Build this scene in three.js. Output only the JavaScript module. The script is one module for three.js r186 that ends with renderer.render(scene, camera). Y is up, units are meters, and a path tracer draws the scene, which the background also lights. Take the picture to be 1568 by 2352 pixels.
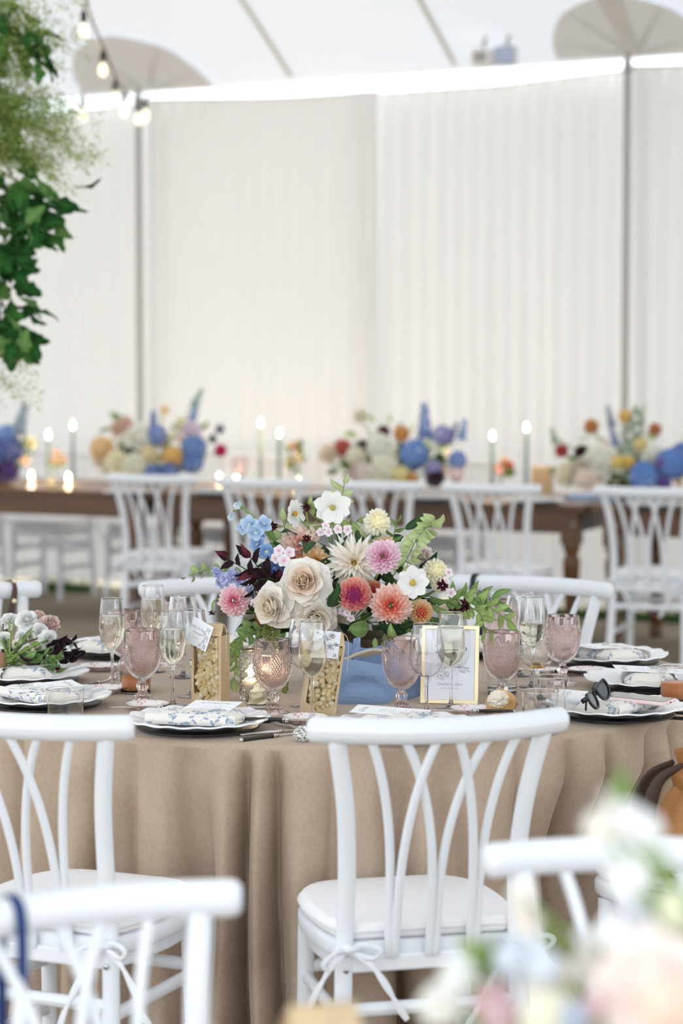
import * as THREE from 'three';
import { RoundedBoxGeometry } from 'three/addons/geometries/RoundedBoxGeometry.js';
import { mergeGeometries, toCreasedNormals } from 'three/addons/utils/BufferGeometryUtils.js';
import { ImprovedNoise } from 'three/addons/math/ImprovedNoise.js';

// ------------------------------------------------------------------ camera, sky, sun, exposure
const scene = new THREE.Scene();
const camera = new THREE.PerspectiveCamera(23.92, 1568 / 2352, 0.05, 200);
camera.aspect = 1;                                     // film height stays 35 mm: an 83 mm lens
camera.position.set(0, 1.63, 0);
camera.rotation.x = -Math.atan(405 / 5553);
camera.focus = 5.62;
camera.userData.fStop = 2.5;
const renderer = new THREE.WebGLRenderer({ antialias: true });
renderer.toneMapping = THREE.LinearToneMapping;
renderer.toneMappingExposure = 1.88;
renderer.shadowMap.enabled = true;

// bright hazy day outside the tent
scene.background = new THREE.Color(0.86, 0.935, 1.0);
scene.backgroundIntensity = 1.5;
const sun = new THREE.DirectionalLight(0xfffcf8, 2.0);
sun.position.set(9, 22, -4);
sun.target.position.set(0, 0, -6);
sun.castShadow = true;
sun.shadow.radius = 3;
sun.shadow.mapSize.set(2048, 2048);
Object.assign(sun.shadow.camera, { left: -22, right: 22, top: 22, bottom: -22, near: 1, far: 60 });
scene.add(sun, sun.target);

// ------------------------------------------------------------------ helpers
const V = (x, y, z) => new THREE.Vector3(x, y, z);
const V2 = (x, y) => new THREE.Vector2(x, y);
const TAU = Math.PI * 2, lerp = (a, b, t) => a + (b - a) * t, deg = (a) => (a * Math.PI) / 180;
const clamp = (x, a, b) => Math.min(b, Math.max(a, x));
const perlin = new ImprovedNoise();
const noise = (x, y, z = 0) => perlin.noise(x + 31.7, y + 11.3, z + 7.1);
function rng(seed) {
  let s = seed | 0;
  return () => { s = (s + 0x6d2b79f5) | 0; let t = Math.imul(s ^ (s >>> 15), 1 | s); t = (t + Math.imul(t ^ (t >>> 7), 61 | t)) ^ t; return ((t ^ (t >>> 14)) >>> 0) / 4294967296; };
}
const lin = (c) => { const k = new THREE.Color(c); return [k.r, k.g, k.b]; };
const mixc = (a, b, t) => a.map((v, i) => lerp(v, b[i], t));
const taken = new Map();
function numbered(name) {
  const n = taken.get(name) ?? 0; taken.set(name, n + 1);
  return n ? `${name}_${String(n).padStart(3, '0')}` : name;
}
function tag(o, label, category, group) {
  o.userData.label = label; o.userData.category = category;
  if (group) o.userData.group = group;
  return o;
}
function mk(name, geo, mat, parent = scene, pos) {
  const m = new THREE.Mesh(geo, mat);
  m.name = parent === scene ? numbered(name) : name;
  m.castShadow = m.receiveShadow = true;
  if (pos) m.position.set(...pos);
  parent.add(m);
  return m;
}
function thing(name, label, category, pos = [0, 0, 0], turn = 0, group) {
  const g = new THREE.Group();
  g.name = numbered(name); g.position.set(...pos); g.rotation.y = turn;
  scene.add(g);
  return tag(g, label, category, group);
}
function struct(name, geo, mat, pos, turn = 0) {
  const m = mk(name, geo, mat, scene, pos);
  m.rotation.y = turn; m.userData.kind = 'structure';
  return m;
}
function copyOf(o, pos, turn, label, group) {
  const c = o.clone(); c.name = numbered(o.name.replace(/_\d{3}$/, ''));
  c.userData = { ...o.userData };
  if (label) c.userData.label = label;
  if (group) c.userData.group = group; 
  c.position.set(...pos); c.rotation.set(0, turn, 0); scene.add(c);
  return c;
}
function geoOf(pos, idx, uv, col) {
  const g = new THREE.BufferGeometry();
  g.setAttribute('position', new THREE.Float32BufferAttribute(pos, 3));
  g.setAttribute('uv', new THREE.Float32BufferAttribute(uv ?? new Float32Array((pos.length / 3) * 2), 2));
  if (col) g.setAttribute('color', new THREE.Float32BufferAttribute(col, 3));
  g.setIndex(idx); g.computeVertexNormals();
  return g;
}
// a sheet f(u, v) -> [x, y, z]; with thick > 0 it gets a back and edges
function sheet(nu, nv, f, { thick = 0, uvs = [1, 1], color } = {}) {
  const pos = [], uv = [], idx = [], col = color ? [] : null;
  for (let j = 0; j <= nv; j++) for (let i = 0; i <= nu; i++) {
    const u = i / nu, v = j / nv; pos.push(...f(u, v)); uv.push(u * uvs[0], v * uvs[1]);
    if (col) col.push(...color(u, v));
  }
  const at = (i, j) => j * (nu + 1) + i;
  for (let j = 0; j < nv; j++) for (let i = 0; i < nu; i++) idx.push(at(i, j), at(i + 1, j), at(i + 1, j + 1), at(i, j), at(i + 1, j + 1), at(i, j + 1));
  const g = geoOf(pos, idx, uv, col);
  if (!thick) return g;
  const n = g.attributes.normal.array, N = pos.length / 3, p2 = pos.slice(), u2 = uv.concat(uv), c2 = col && col.concat(col);
  for (let k = 0; k < pos.length; k++) p2.push(pos[k] - n[k] * thick);
  const i2 = idx.slice();
  for (let k = 0; k < idx.length; k += 3) i2.push(idx[k] + N, idx[k + 2] + N, idx[k + 1] + N);
  const edge = (a, b) => i2.push(a, a + N, b + N, a, b + N, b);
  for (let i = 0; i < nu; i++) { edge(at(i + 1, 0), at(i, 0)); edge(at(i, nv), at(i + 1, nv)); }
  for (let j = 0; j < nv; j++) { edge(at(0, j), at(0, j + 1)); edge(at(nu, j + 1), at(nu, j)); }
  return toCreasedNormals(geoOf(p2, i2, u2, c2), 0.8);
}
// a bar swept along points; size(t) -> [half width across, half width along up]
function sweep(points, size, { sides = 8, seg = 24, up = V(0, 0, 1), closed = false, cap = true, square = false } = {}) {
  const curve = new THREE.CatmullRomCurve3(points.map((p) => (p.isVector3 ? p : V(...p))), closed);
  const pos = [], uv = [], idx = [], n = square ? 4 : sides, len = curve.getLength();
  for (let i = 0; i <= seg; i++) {
    const t = i / seg, c = curve.getPointAt(closed ? t % 1 : t), d = curve.getTangentAt(closed ? t % 1 : t);
    const a = V(0, 0, 0).crossVectors(d, up); if (a.lengthSq() < 1e-8) a.set(1, 0, 0); a.normalize();
    const b = V(0, 0, 0).crossVectors(a, d).normalize(), s = typeof size === 'function' ? size(t) : Array.isArray(size) ? size : [size, size];
    for (let k = 0; k <= n; k++) {
      const w = (k / n) * TAU + (square ? Math.PI / 4 : 0), x = Math.cos(w) * s[0] * (square ? 1.414 : 1), y = Math.sin(w) * s[1] * (square ? 1.414 : 1);
      pos.push(c.x + a.x * x + b.x * y, c.y + a.y * x + b.y * y, c.z + a.z * x + b.z * y); uv.push((k / n), t * len);
    }
  }
  const W = n + 1;
  for (let i = 0; i < seg; i++) for (let k = 0; k < n; k++) { const q = i * W + k; idx.push(q, q + 1, q + W + 1, q, q + W + 1, q + W); }
  if (cap && !closed) for (const [row, flip] of [[0, 1], [seg, 0]]) {
    const c = curve.getPointAt(row / seg), o = pos.length / 3; pos.push(c.x, c.y, c.z); uv.push(0, 0);
    for (let k = 0; k < n; k++) { const q = row * W + k; flip ? idx.push(o, q + 1, q) : idx.push(o, q, q + 1); }
  }
  return geoOf(pos, idx, uv);
}
const lathe = (pts, seg = 32) => new THREE.LatheGeometry(pts.map((p) => V2(p[0], p[1])), seg);
// a lathe whose radius may change with the angle: prof(v) -> [r, y], bump(angle, v) -> added radius
function turned(nv, nu, prof, bump) {
  return sheet(nu, nv, (u, v) => { const [r, y] = prof(v), a = -u * TAU, q = r + bump(a, v, y); return [Math.cos(a) * q, y, Math.sin(a) * q]; });
}
const poly = (pts) => (v) => {              // piecewise linear profile, v along its length
  const L = [0]; for (let i = 1; i < pts.length; i++) L.push(L[i - 1] + Math.hypot(pts[i][0] - pts[i - 1][0], pts[i][1] - pts[i - 1][1]));
  const s = v * L.at(-1); let k = 1; while (k < pts.length - 1 && L[k] < s) k++;
  const t = clamp((s - L[k - 1]) / (L[k] - L[k - 1] || 1), 0, 1);
  return [lerp(pts[k - 1][0], pts[k][0], t), lerp(pts[k - 1][1], pts[k][1], t)];
};
function splinePts(pts, n) { return new THREE.SplineCurve(pts.map((p) => V2(p[0], p[1]))).getPoints(n).map((p) => [Math.max(0, p.x), p.y]); }
const moved = (g, x = 0, y = 0, z = 0, rx = 0, ry = 0, rz = 0, s = 1) => { const c = g.clone(); c.applyMatrix4(new THREE.Matrix4().compose(V(x, y, z), new THREE.Quaternion().setFromEuler(new THREE.Euler(rx, ry, rz)), V(s, s, s))); return c; };
const plainMerge = (list) => mergeGeometries(list.map((g) => { const c = g.index ? g.toNonIndexed() : g.clone(); for (const k of Object.keys(c.attributes)) if (!['position', 'normal', 'uv', 'color'].includes(k)) c.deleteAttribute(k); return c; }));
function flipped(g) { const n = g.index ? g.toNonIndexed() : g.clone(), p = n.attributes.position.array; for (const k of Object.keys(n.attributes)) { const a = n.attributes[k], w = a.itemSize, q = a.array; for (let t = 0; t < a.count; t += 3) for (let c = 0; c < w; c++) { const x = q[(t + 1) * w + c]; q[(t + 1) * w + c] = q[(t + 2) * w + c]; q[(t + 2) * w + c] = x; } } const m = n.attributes.normal.array; for (let i = 0; i < m.length; i++) m[i] = -m[i]; return n; }
// turns every face of a piece of glass outwards: want(x, y, z) is the direction it should face; without it the piece is a closed solid
function orient(g, want) {
  const n = g.index ? g.toNonIndexed() : g.clone(), p = n.attributes.position.array, a = V(0, 0, 0), b = V(0, 0, 0), c = V(0, 0, 0), e = V(0, 0, 0); let sum = 0;
  for (let i = 0; i < p.length; i += 9) { a.fromArray(p, i); b.fromArray(p, i + 3); c.fromArray(p, i + 6); e.crossVectors(b.clone().sub(a), c.clone().sub(a)); sum += want ? e.dot(V(...want(a.x, a.y, a.z))) : e.dot(a); }
  return sum < 0 ? flipped(n) : n;
}
const outwards = (x, y, z) => [x, 0, z], inwards = (x, y, z) => [-x, 0, -z], upwards = () => [0, 1, 0], downwards = () => [0, -1, 0];
const rbox = (w, h, d, r = 0.003, s = 2) => new RoundedBoxGeometry(w, h, d, s, r);
function aim(o, dir, roll = 0) {              // turns +z of o to dir
  o.quaternion.setFromUnitVectors(V(0, 0, 1), V(...dir).normalize());
  if (roll) o.quaternion.multiply(new THREE.Quaternion().setFromAxisAngle(V(0, 0, 1), roll));
  return o;
}

// ------------------------------------------------------------------ textures and materials
function canvasTex(w, h, draw, srgb = true) {
  const c = document.createElement('canvas'); c.width = w; c.height = h;
  draw(c.getContext('2d'), w, h);
  const t = new THREE.CanvasTexture(c);
  if (srgb) t.colorSpace = THREE.SRGBColorSpace;
  t.wrapS = t.wrapT = THREE.RepeatWrapping; t.magFilter = THREE.LinearFilter;
  return t;
}
function dataTex(n, f, srgb = true) {
  const d = new Uint8Array(n * n * 4);
  for (let y = 0; y < n; y++) for (let x = 0; x < n; x++) { const c = f(x / n, y / n), o = (y * n + x) * 4; for (let k = 0; k < 3; k++) d[o + k] = clamp(Array.isArray(c) ? c[k] : c, 0, 255); d[o + 3] = 255; }
  const t = new THREE.DataTexture(d, n, n); t.wrapS = t.wrapT = THREE.RepeatWrapping; t.magFilter = THREE.LinearFilter; t.needsUpdate = true;
  if (srgb) t.colorSpace = THREE.SRGBColorSpace;
  return t;
}
const P = (o) => new THREE.MeshPhysicalMaterial({ side: THREE.DoubleSide, ...o });
const tile = (x, n) => Math.cos(x * TAU) * n;  // helps noise wrap round
const wrapNoise = (u, v, k, s = 0) => noise(tile(u, k) + s, Math.sin(u * TAU) * k + tile(v, k) * 0.7, Math.sin(v * TAU) * k + s);

const flowerInk = (g, x, y, s, seed) => {      // a loose line drawing of a rose with leaves
  const r = rng(seed);
  g.beginPath();
  for (let k = 0; k < 5; k++) { const q = s * (0.25 + k * 0.17), a0 = r() * 6; g.moveTo(x + Math.cos(a0) * q, y + Math.sin(a0) * q * 0.85); for (let a = 0; a < 4.6; a += 0.3) g.lineTo(x + Math.cos(a0 + a) * q * (1 + 0.09 * Math.sin(a * 5 + k)), y + Math.sin(a0 + a) * q * 0.85 * (1 + 0.09 * Math.cos(a * 4 + k))); }
  g.stroke();
};
const leafInk = (g, x, y, l, a, fill) => {
  g.save(); g.translate(x, y); g.rotate(a); g.beginPath(); g.moveTo(0, 0); g.quadraticCurveTo(l * 0.5, -l * 0.36, l, 0); g.quadraticCurveTo(l * 0.5, l * 0.36, 0, 0);
  if (fill) g.fill(); g.stroke(); g.beginPath(); g.moveTo(0, 0); g.lineTo(l * 0.9, 0); g.stroke(); g.restore();
};
const napkinTex = canvasTex(1024, 1024, (g, w) => {
  g.fillStyle = '#ece6dd'; g.fillRect(0, 0, w, w);
  const r = rng(5);
  for (let k = 0; k < 26000; k++) { g.fillStyle = `rgba(${r() > 0.5 ? '255,252,246' : '196,188,176'},0.13)`; r() > 0.5 ? g.fillRect(r() * w, r() * w, 10, 1) : g.fillRect(r() * w, r() * w, 1, 10); }
  for (let k = 0; k < 30; k++) {
    let x = r() * w, y = r() * w, a = r() * 6;
    g.strokeStyle = '#5f7f9f'; g.lineWidth = 3; g.fillStyle = 'rgba(125,156,184,0.55)';
    for (let s = 0; s < 12; s++) {
      const x2 = x + Math.cos(a) * 24, y2 = y + Math.sin(a) * 24;
      for (const [ox, oy] of [[0, 0], [-w, 0], [w, 0], [0, -w], [0, w]]) {
        g.beginPath(); g.moveTo(x + ox, y + oy); g.lineTo(x2 + ox, y2 + oy); g.stroke();
        if (s % 2) leafInk(g, x2 + ox, y2 + oy, 40 + r() * 26, a + (s % 4 < 2 ? 0.9 : -0.9), true);
        if (s === 11) { g.lineWidth = 2.4; flowerInk(g, x2 + ox, y2 + oy, 40, k + 3); g.lineWidth = 3; }
      }
      x = x2; y = y2; a += (r() - 0.5) * 0.9;
    }
  }
});
const script = (g, text, x, y, size, slant = -0.28, weight = '') => { g.save(); g.translate(x, y); g.transform(1, 0, slant, 1, 0, 0); g.font = `${weight} ${size}px serif`; g.textAlign = 'center'; g.fillText(text, 0, 0); g.restore(); };
const menuTex = canvasTex(512, 768, (g, w, h) => {
  g.fillStyle = '#fbfbfc'; g.fillRect(0, 0, w, h); g.strokeStyle = '#5a5d60'; g.lineWidth = 2.2; g.fillStyle = 'rgba(0,0,0,0)';
  flowerInk(g, 190, 90, 52, 1); flowerInk(g, 268, 112, 38, 2); for (let k = 0; k < 7; k++) leafInk(g, 300 + k * 16, 96 + (k % 3) * 14, 36, -0.9 + k * 0.3); for (let k = 0; k < 4; k++) leafInk(g, 145 - k * 8, 110, 34, 2.3 + k * 0.4);
  
  const r = rng(8); g.fillStyle = '#8b8e92';
  for (let y = 270; y < 640; y += 26) { if ((y / 26 | 0) % 4 === 1) continue; const L = 120 + r() * 190; for (let x = w / 2 - L / 2; x < w / 2 + L / 2;) { const q = 8 + r() * 26; g.fillRect(x, y, q, 5); x += q + 7; } }
  flowerInk(g, 240, 700, 26, 6); leafInk(g, 270, 705, 40, -0.3); leafInk(g, 214, 705, 40, 3.4);
});
const frameTex = canvasTex(768, 1024, (g, w, h) => {
  g.fillStyle = '#eceef6'; g.fillRect(0, 0, w, h); g.fillStyle = '#3d3f45'; script(g, 'Three', 384, 360, 165, -0.3);
  g.strokeStyle = '#55595c'; g.lineWidth = 3.4; g.fillStyle = 'rgba(120,126,122,0.25)';
  flowerInk(g, 250, 560, 78, 11); flowerInk(g, 342, 640, 50, 12); leafInk(g, 300, 560, 60, -0.5); leafInk(g, 240, 650, 60, 0.6, true); leafInk(g, 215, 640, 50, 1.6);
  g.beginPath(); g.moveTo(320, 575); g.quadraticCurveTo(430, 500, 560, 575); g.lineTo(640, 590); g.stroke();
  for (let k = 0; k < 7; k++) leafInk(g, 500 + k * 18, 560 + (k % 2) * 20, 52, (k % 2 ? 0.7 : -0.8) + k * 0.12, k % 3 === 0); leafInk(g, 620, 585, 60, 0.4);
  g.fillStyle = '#5d6066'; script(g, 'Emilie & Alex', 384, 800, 56); g.fillStyle = '#8e9097'; g.font = '24px serif'; g.textAlign = 'center'; g.fillText('SEPTEMBER 7TH, 2024', 384, 846);
});
const tagTex = canvasTex(512, 512, (g, w) => {
  g.fillStyle = '#f6f7fb'; g.fillRect(0, 0, w, w); g.fillStyle = '#75787e'; script(g, 'John & Olga', 190, 190, 66); script(g, 'Conard', 190, 280, 60); g.font = '30px serif'; g.textAlign = 'center'; g.fillStyle = '#9a9ca2'; g.fillText('TABLE SIX', 180, 370);
  g.strokeStyle = '#66696c'; g.lineWidth = 3; g.fillStyle = 'rgba(0,0,0,0)';
  for (const [x, y, s, q] of [[430, 90, 44, 1], [370, 210, 34, 2], [440, 250, 40, 3], [400, 350, 38, 4], [440, 440, 44, 5], [330, 450, 30, 6]]) { flowerInk(g, x, y, s, q); leafInk(g, x - 30, y + 30, 44, 2.4); leafInk(g, x + 10, y + 40, 40, 1); }
});
const floralTagTex = canvasTex(512, 512, (g, w) => {
  g.fillStyle = '#f3f3f8'; g.fillRect(0, 0, w, w); g.strokeStyle = '#62666c'; g.lineWidth = 3.4; g.fillStyle = 'rgba(0,0,0,0)';
  for (let k = 0; k < 16; k++) { const x = 70 + (k * 97) % 400, y = 60 + (k * 151) % 410; flowerInk(g, x, y, 34 + (k % 4) * 9, k + 20); leafInk(g, x + 34, y + 20, 50, k); leafInk(g, x - 34, y, 44, k * 1.7); }
});
const pinkPrintTex = canvasTex(512, 512, (g, w) => {
  g.fillStyle = '#f5f0ec'; g.fillRect(0, 0, w, w); const r = rng(9); g.strokeStyle = '#d79aa2'; g.fillStyle = 'rgba(226,166,172,0.5)'; g.lineWidth = 3;
  for (let k = 0; k < 60; k++) { const a = r() * TAU, q = 150 + r() * 90, x = 256 + Math.cos(a) * q, y = 256 + Math.sin(a) * q; leafInk(g, x, y, 26 + r() * 22, r() * 6, r() > 0.4); if (k % 6 === 0) flowerInk(g, x, y, 18, k); }
});
const terrazzoTex = canvasTex(256, 256, (g, w) => {
  g.fillStyle = '#e9e7e2'; g.fillRect(0, 0, w, w); const r = rng(4);
  for (let k = 0; k < 1100; k++) { g.fillStyle = ['#1d1f20', '#2b2c2c', '#f7f5f0', '#c9c4ba', '#5f8f82'][Math.min(4, (r() * 4.35) | 0)]; const x = r() * w, y = r() * w, s = 2 + r() * 5; g.beginPath(); for (let a = 0; a < 6; a++) g.lineTo(x + Math.cos(a * 1.05) * s * (0.6 + r() * 0.6), y + Math.sin(a * 1.05) * s * (0.6 + r() * 0.6)); g.fill(); }
});
const woodTex = dataTex(512, (u, v) => { const w = wrapNoise(u, v, 0.5), g1 = Math.sin((v * 26 + w * 5 + 0.6 * Math.sin(u * TAU)) * TAU) * 0.5 + 0.5, g2 = noise(u * 3, v * 220, 3); return mixc([70, 43, 18], [126, 80, 40], clamp(0.45 + 0.4 * w + 0.22 * g1 + 0.4 * g2, 0, 1)); });
const floorTex = dataTex(512, (u, v) => { const a = wrapNoise(u, v, 0.9), b = wrapNoise(u, v, 3.1, 5), c = noise(u * 190, v * 190, 2); return mixc([138, 124, 103], [176, 163, 142], clamp(0.5 + a * 0.5 + b * 0.35 + c * 0.35, 0, 1)); });
const velvetTex = dataTex(512, (u, v) => { const a = wrapNoise(u, v, 1.4), b = noise(u * 120, v * 60, 4), c = noise(u * 260, v * 260, 9); const t = clamp(0.5 + a * 0.32 + b * 0.22 + c * 0.3, 0, 1); return mixc([182, 163, 145], [208, 193, 178], t); });
const grainTex = dataTex(256, (u, v) => 128 + 120 * noise(u * 90, v * 90, 1), false);
const weaveTex = dataTex(256, (u, v) => 128 + 60 * Math.sin(u * 64 * TAU) * Math.sin(v * 64 * TAU) + 50 * noise(u * 60, v * 60, 8), false);
const kraftTex = dataTex(256, (u, v) => mixc([216, 188, 148], [236, 212, 176], clamp(0.5 + 0.6 * noise(u * 70, v * 14, 1) + 0.3 * noise(u * 20, v * 90, 6), 0, 1)));
const mat = {
  paint: P({ color: 0xe6e8ed, roughness: 0.42, clearcoat: 0.15, clearcoatRoughness: 0.3 }),
  cushion: P({ color: 0xf3f1f1, roughness: 0.95, bumpMap: weaveTex, bumpScale: 0.0004 }),
  ribbon: P({ color: 0xf4f6fb, roughness: 0.7, transmission: 0.15 }),
  steel: P({ color: 0xb9bcc0, metalness: 1, roughness: 0.25 }),
  velvet: P({ map: velvetTex, color: 0xf0eae4, roughness: 1, sheen: 1, sheenColor: new THREE.Color(1, 0.93, 0.84), sheenRoughness: 0.55, specularIntensity: 0.2 }),
  china: P({ color: 0xf4f5f8, roughness: 0.18, clearcoat: 0.5, clearcoatRoughness: 0.05 }),
  charger: P({ color: 0x14161a, roughness: 0.32 }),
  linen: P({ map: napkinTex, roughness: 0.95, bumpMap: weaveTex, bumpScale: 0.0003 }),
  card: P({ color: 0xfbfbfd, roughness: 0.8 }),
  menu: P({ map: menuTex, roughness: 0.8 }),
  print: P({ map: frameTex, roughness: 0.7 }),
  tagPrint: P({ map: tagTex, roughness: 0.8 }),
  floralTag: P({ map: floralTagTex, roughness: 0.8 }),
  pinkChina: P({ map: pinkPrintTex, roughness: 0.25, clearcoat: 0.4 }),
  terrazzo: P({ map: terrazzoTex, roughness: 0.4 }),
  gold: P({ color: 0xf6e6bd, metalness: 0.4, roughness: 0.32 }),
  silver: P({ color: 0xd6d3d0, metalness: 1, roughness: 0.18 }),
  ebony: P({ color: 0x221d1b, roughness: 0.35 }),
  clear: P({ color: 0xffffff, roughness: 0, transmission: 1, ior: 1.75 }),
  glass: P({ color: 0xffffff, roughness: 0, transmission: 1, thickness: 0.01, ior: 1.5 }),
  pinkGlass: P({ color: new THREE.Color(0.985, 0.875, 0.87), roughness: 0.02, transmission: 1, thickness: 0.01, ior: 1.36 }),
  champagne: P({ color: new THREE.Color(0.965, 0.93, 0.78), roughness: 0, transmission: 1, thickness: 0.05, ior: 1.2 }),
  amber: P({ color: new THREE.Color(0.86, 0.5, 0.16), roughness: 0, transmission: 1, thickness: 0.02, ior: 1.3 }),
  juice: P({ color: 0xf09a66, roughness: 0.3, transmission: 0.08, thickness: 0.05, ior: 1.33 }),
  foam: P({ color: 0xf6d3c0, roughness: 0.4, transmission: 0.5, thickness: 0.03, ior: 1.33 }),
  ice: P({ color: 0xf6fafd, roughness: 0.12, transmission: 0.9, thickness: 0.02, ior: 1.3 }),
  wax: P({ color: 0xf3ead8, roughness: 0.6 }),
  taper: P({ color: 0x93aca6, roughness: 0.5 }),
  kraft: P({ map: kraftTex, roughness: 1, transmission: 0.2 }),
  peanut: P({ color: 0xd9c191, roughness: 0.85, bumpMap: grainTex, bumpScale: 0.0012 }),
  film: P({ color: 0xfdf6e6, roughness: 0.0, transmission: 1, ior: 1.35 }),
  butter: P({ color: 0xf8edc6, roughness: 0.55 }),
  crust: P({ vertexColors: true, roughness: 0.7, bumpMap: grainTex, bumpScale: 0.0006 }),
  bluecloth: P({ color: 0x8aa4ca, roughness: 0.75, sheen: 0.3, sheenColor: new THREE.Color(0.5, 0.6, 0.8) }),
  cord: P({ color: 0xe3d6bf, roughness: 0.9, bumpMap: weaveTex, bumpScale: 0.001 }),
  black: P({ color: 0x15171a, roughness: 0.25 }),
  blackMatt: P({ color: 0x1c2024, roughness: 0.7 }),
  lens: P({ color: 0x1d2b3a, roughness: 0.04, clearcoat: 1 }),
  screen: P({ color: 0x0b0d10, roughness: 0.06, clearcoat: 1 }),
  pinkCase: P({ color: 0xf1d3d3, roughness: 0.45 }),
  leather: P({ color: 0x4a2c28, roughness: 0.5 }),
  tan: P({ color: 0xa9733f, roughness: 0.55, bumpMap: grainTex, bumpScale: 0.0008 }),
  darkTan: P({ color: 0x3a2318, roughness: 0.5 }),
  navy: P({ color: 0x12336b, roughness: 0.7 }),
  wood: P({ map: woodTex, roughness: 0.4, clearcoat: 0.3, clearcoatRoughness: 0.25 }),
  floor: P({ map: floorTex, roughness: 0.85, bumpMap: grainTex, bumpScale: 0.001 }),
  bounce_ground: P({ color: 0xa6a79c, roughness: 1 }),  // paler than grass, to throw daylight back into the tent
  drape: P({ color: 0xecebea, roughness: 1, transmission: 0.158 }),
  roof: P({ color: 0xeef2fa, roughness: 1, transmission: 0.158 }),
  patch: P({ color: 0xeae8e6, roughness: 1, transmission: 0.2 }),
  seam: P({ color: 0xd8d3cb, roughness: 1, transmission: 0.3 }),
  pole: P({ color: 0xaeacaa, roughness: 0.5 }),
  stem: P({ color: 0x7d9a4e, roughness: 0.7 }),
  darkStem: P({ color: 0x4d5b33, roughness: 0.7 }),
  petal: P({ vertexColors: true, roughness: 1, transmission: 0.25, specularIntensity: 0.3 }),
  leaf: P({ vertexColors: true, roughness: 1, transmission: 0.2, specularIntensity: 0.5 }),
  bread: P({ vertexColors: true, roughness: 0.9 }),
  flame: P({ color: 0x000000, emissive: new THREE.Color(1, 0.86, 0.58), emissiveIntensity: 40 }),
  bulb: P({ color: 0x000000, emissive: new THREE.Color(1, 0.88, 0.62), emissiveIntensity: 1.1 }),
  cable: P({ color: 0x23241f, roughness: 0.6 }),
};
function lampLight(x, y, z, power, parent = scene) {
  const l = new THREE.PointLight(0xffd9a0, power); l.position.set(x, y, z); l.castShadow = true; l.shadow.radius = 0.5; l.name = 'flame_glow'; parent.add(l);
}

// ------------------------------------------------------------------ the tent: floor, roof, drapes, poles
// the long side of the tent runs at an angle to the camera; x along it, z into the tent
const TENT = { at: [0, 0, -14.85], turn: deg(-24.5) };
const tentPoint = (x, y, z) => { const c = Math.cos(TENT.turn), s = Math.sin(TENT.turn); return [x * c + z * s, y, TENT.at[2] - x * s + z * c]; };
const EAVE = 3.22, roofY = (z) => { const q = z < 6.5 ? z : 13 - z; return EAVE + 5.4 * (1 - Math.exp((-q * 0.6) / 5.4)); };
const rake = (x) => 0.02 * clamp(x, -5, 5);     // the eave climbs a little along the side
const POLES = [-4.53, -1.338, 1.856, 5.05];

{
  const fg = new THREE.PlaneGeometry(46, 40); fg.rotateX(-Math.PI / 2); fg.attributes.uv.array.forEach((v, i, a) => { a[i] = v * (i % 2 ? 20 : 23); });
  struct('floor', fg, mat.floor, tentPoint(3, 0, 15), TENT.turn).position.y = 0;
  const lg = new THREE.PlaneGeometry(160, 160); lg.rotateX(-Math.PI / 2);
  struct('bounce_ground', lg, mat.bounce_ground, [0, -0.03, -20]);  // unseen ground outside, its pale colour chosen to bounce light inwards
  // roof: one long sail of cloth, ridge half way across, seams and pole patches under it
  struct('ceiling', sheet(60, 48, (u, v) => { const x = lerp(-15, 21, u), z = v * 13.1 - 0.06; return [x, roofY(Math.max(0, z)) + rake(x) - (z < 0 ? 0.03 : 0) + 0.012 * Math.sin(x * 5.9) * Math.sin(v * Math.PI), z]; }, { thick: 0 }), mat.roof, TENT.at, TENT.turn);
  const band = (x, w, z0, z1, m, name, drop) => struct(name, sheet(2, 24, (u, v) => { const z = lerp(z0, z1, v), q = typeof w === 'function' ? w(v) : w; return [x + (u - 0.5) * q, roofY(z) + rake(x) - drop, z]; }), m, TENT.at, TENT.turn);
  for (const x of [-5.6, -3.5, -2.4, -0.33, 0.75, 2.95, 4.0, 6.1]) band(x, 0.035, 0.02, 6.4, mat.seam, 'trim_seam', 0.014);
  for (const x of POLES) {
    const g = sheet(36, 10, (u, v) => { const a = lerp(0, Math.PI, u), r = v * 0.47, z = Math.sin(a) * r * 1.05; return [x + Math.cos(a) * r, roofY(z) + rake(x) - 0.02 - 0.012 * v * Math.abs(Math.sin(a * 4)), z]; });
    struct('trim_patch', g, mat.patch, TENT.at, TENT.turn);
    for (const a of [0.35, 0.95, 2.2, 2.8]) struct('trim_patch_tuck', sweep([0.06, 0.2, 0.34, 0.46].map((r) => { const z = Math.sin(a) * r; return [x + Math.cos(a) * r, roofY(z) + rake(x) - 0.026, z]; }), (t) => [0.012 * (1 - t) + 0.003, 0.004], { sides: 6, up: V(0, 1, 0) }), mat.patch, TENT.at, TENT.turn);
    if (x > 1 && x < 3) band(x, (v) => 0.07 + v * 0.8, 0.01, 5, mat.patch, 'trim_web', 0.03);
  }
}
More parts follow.
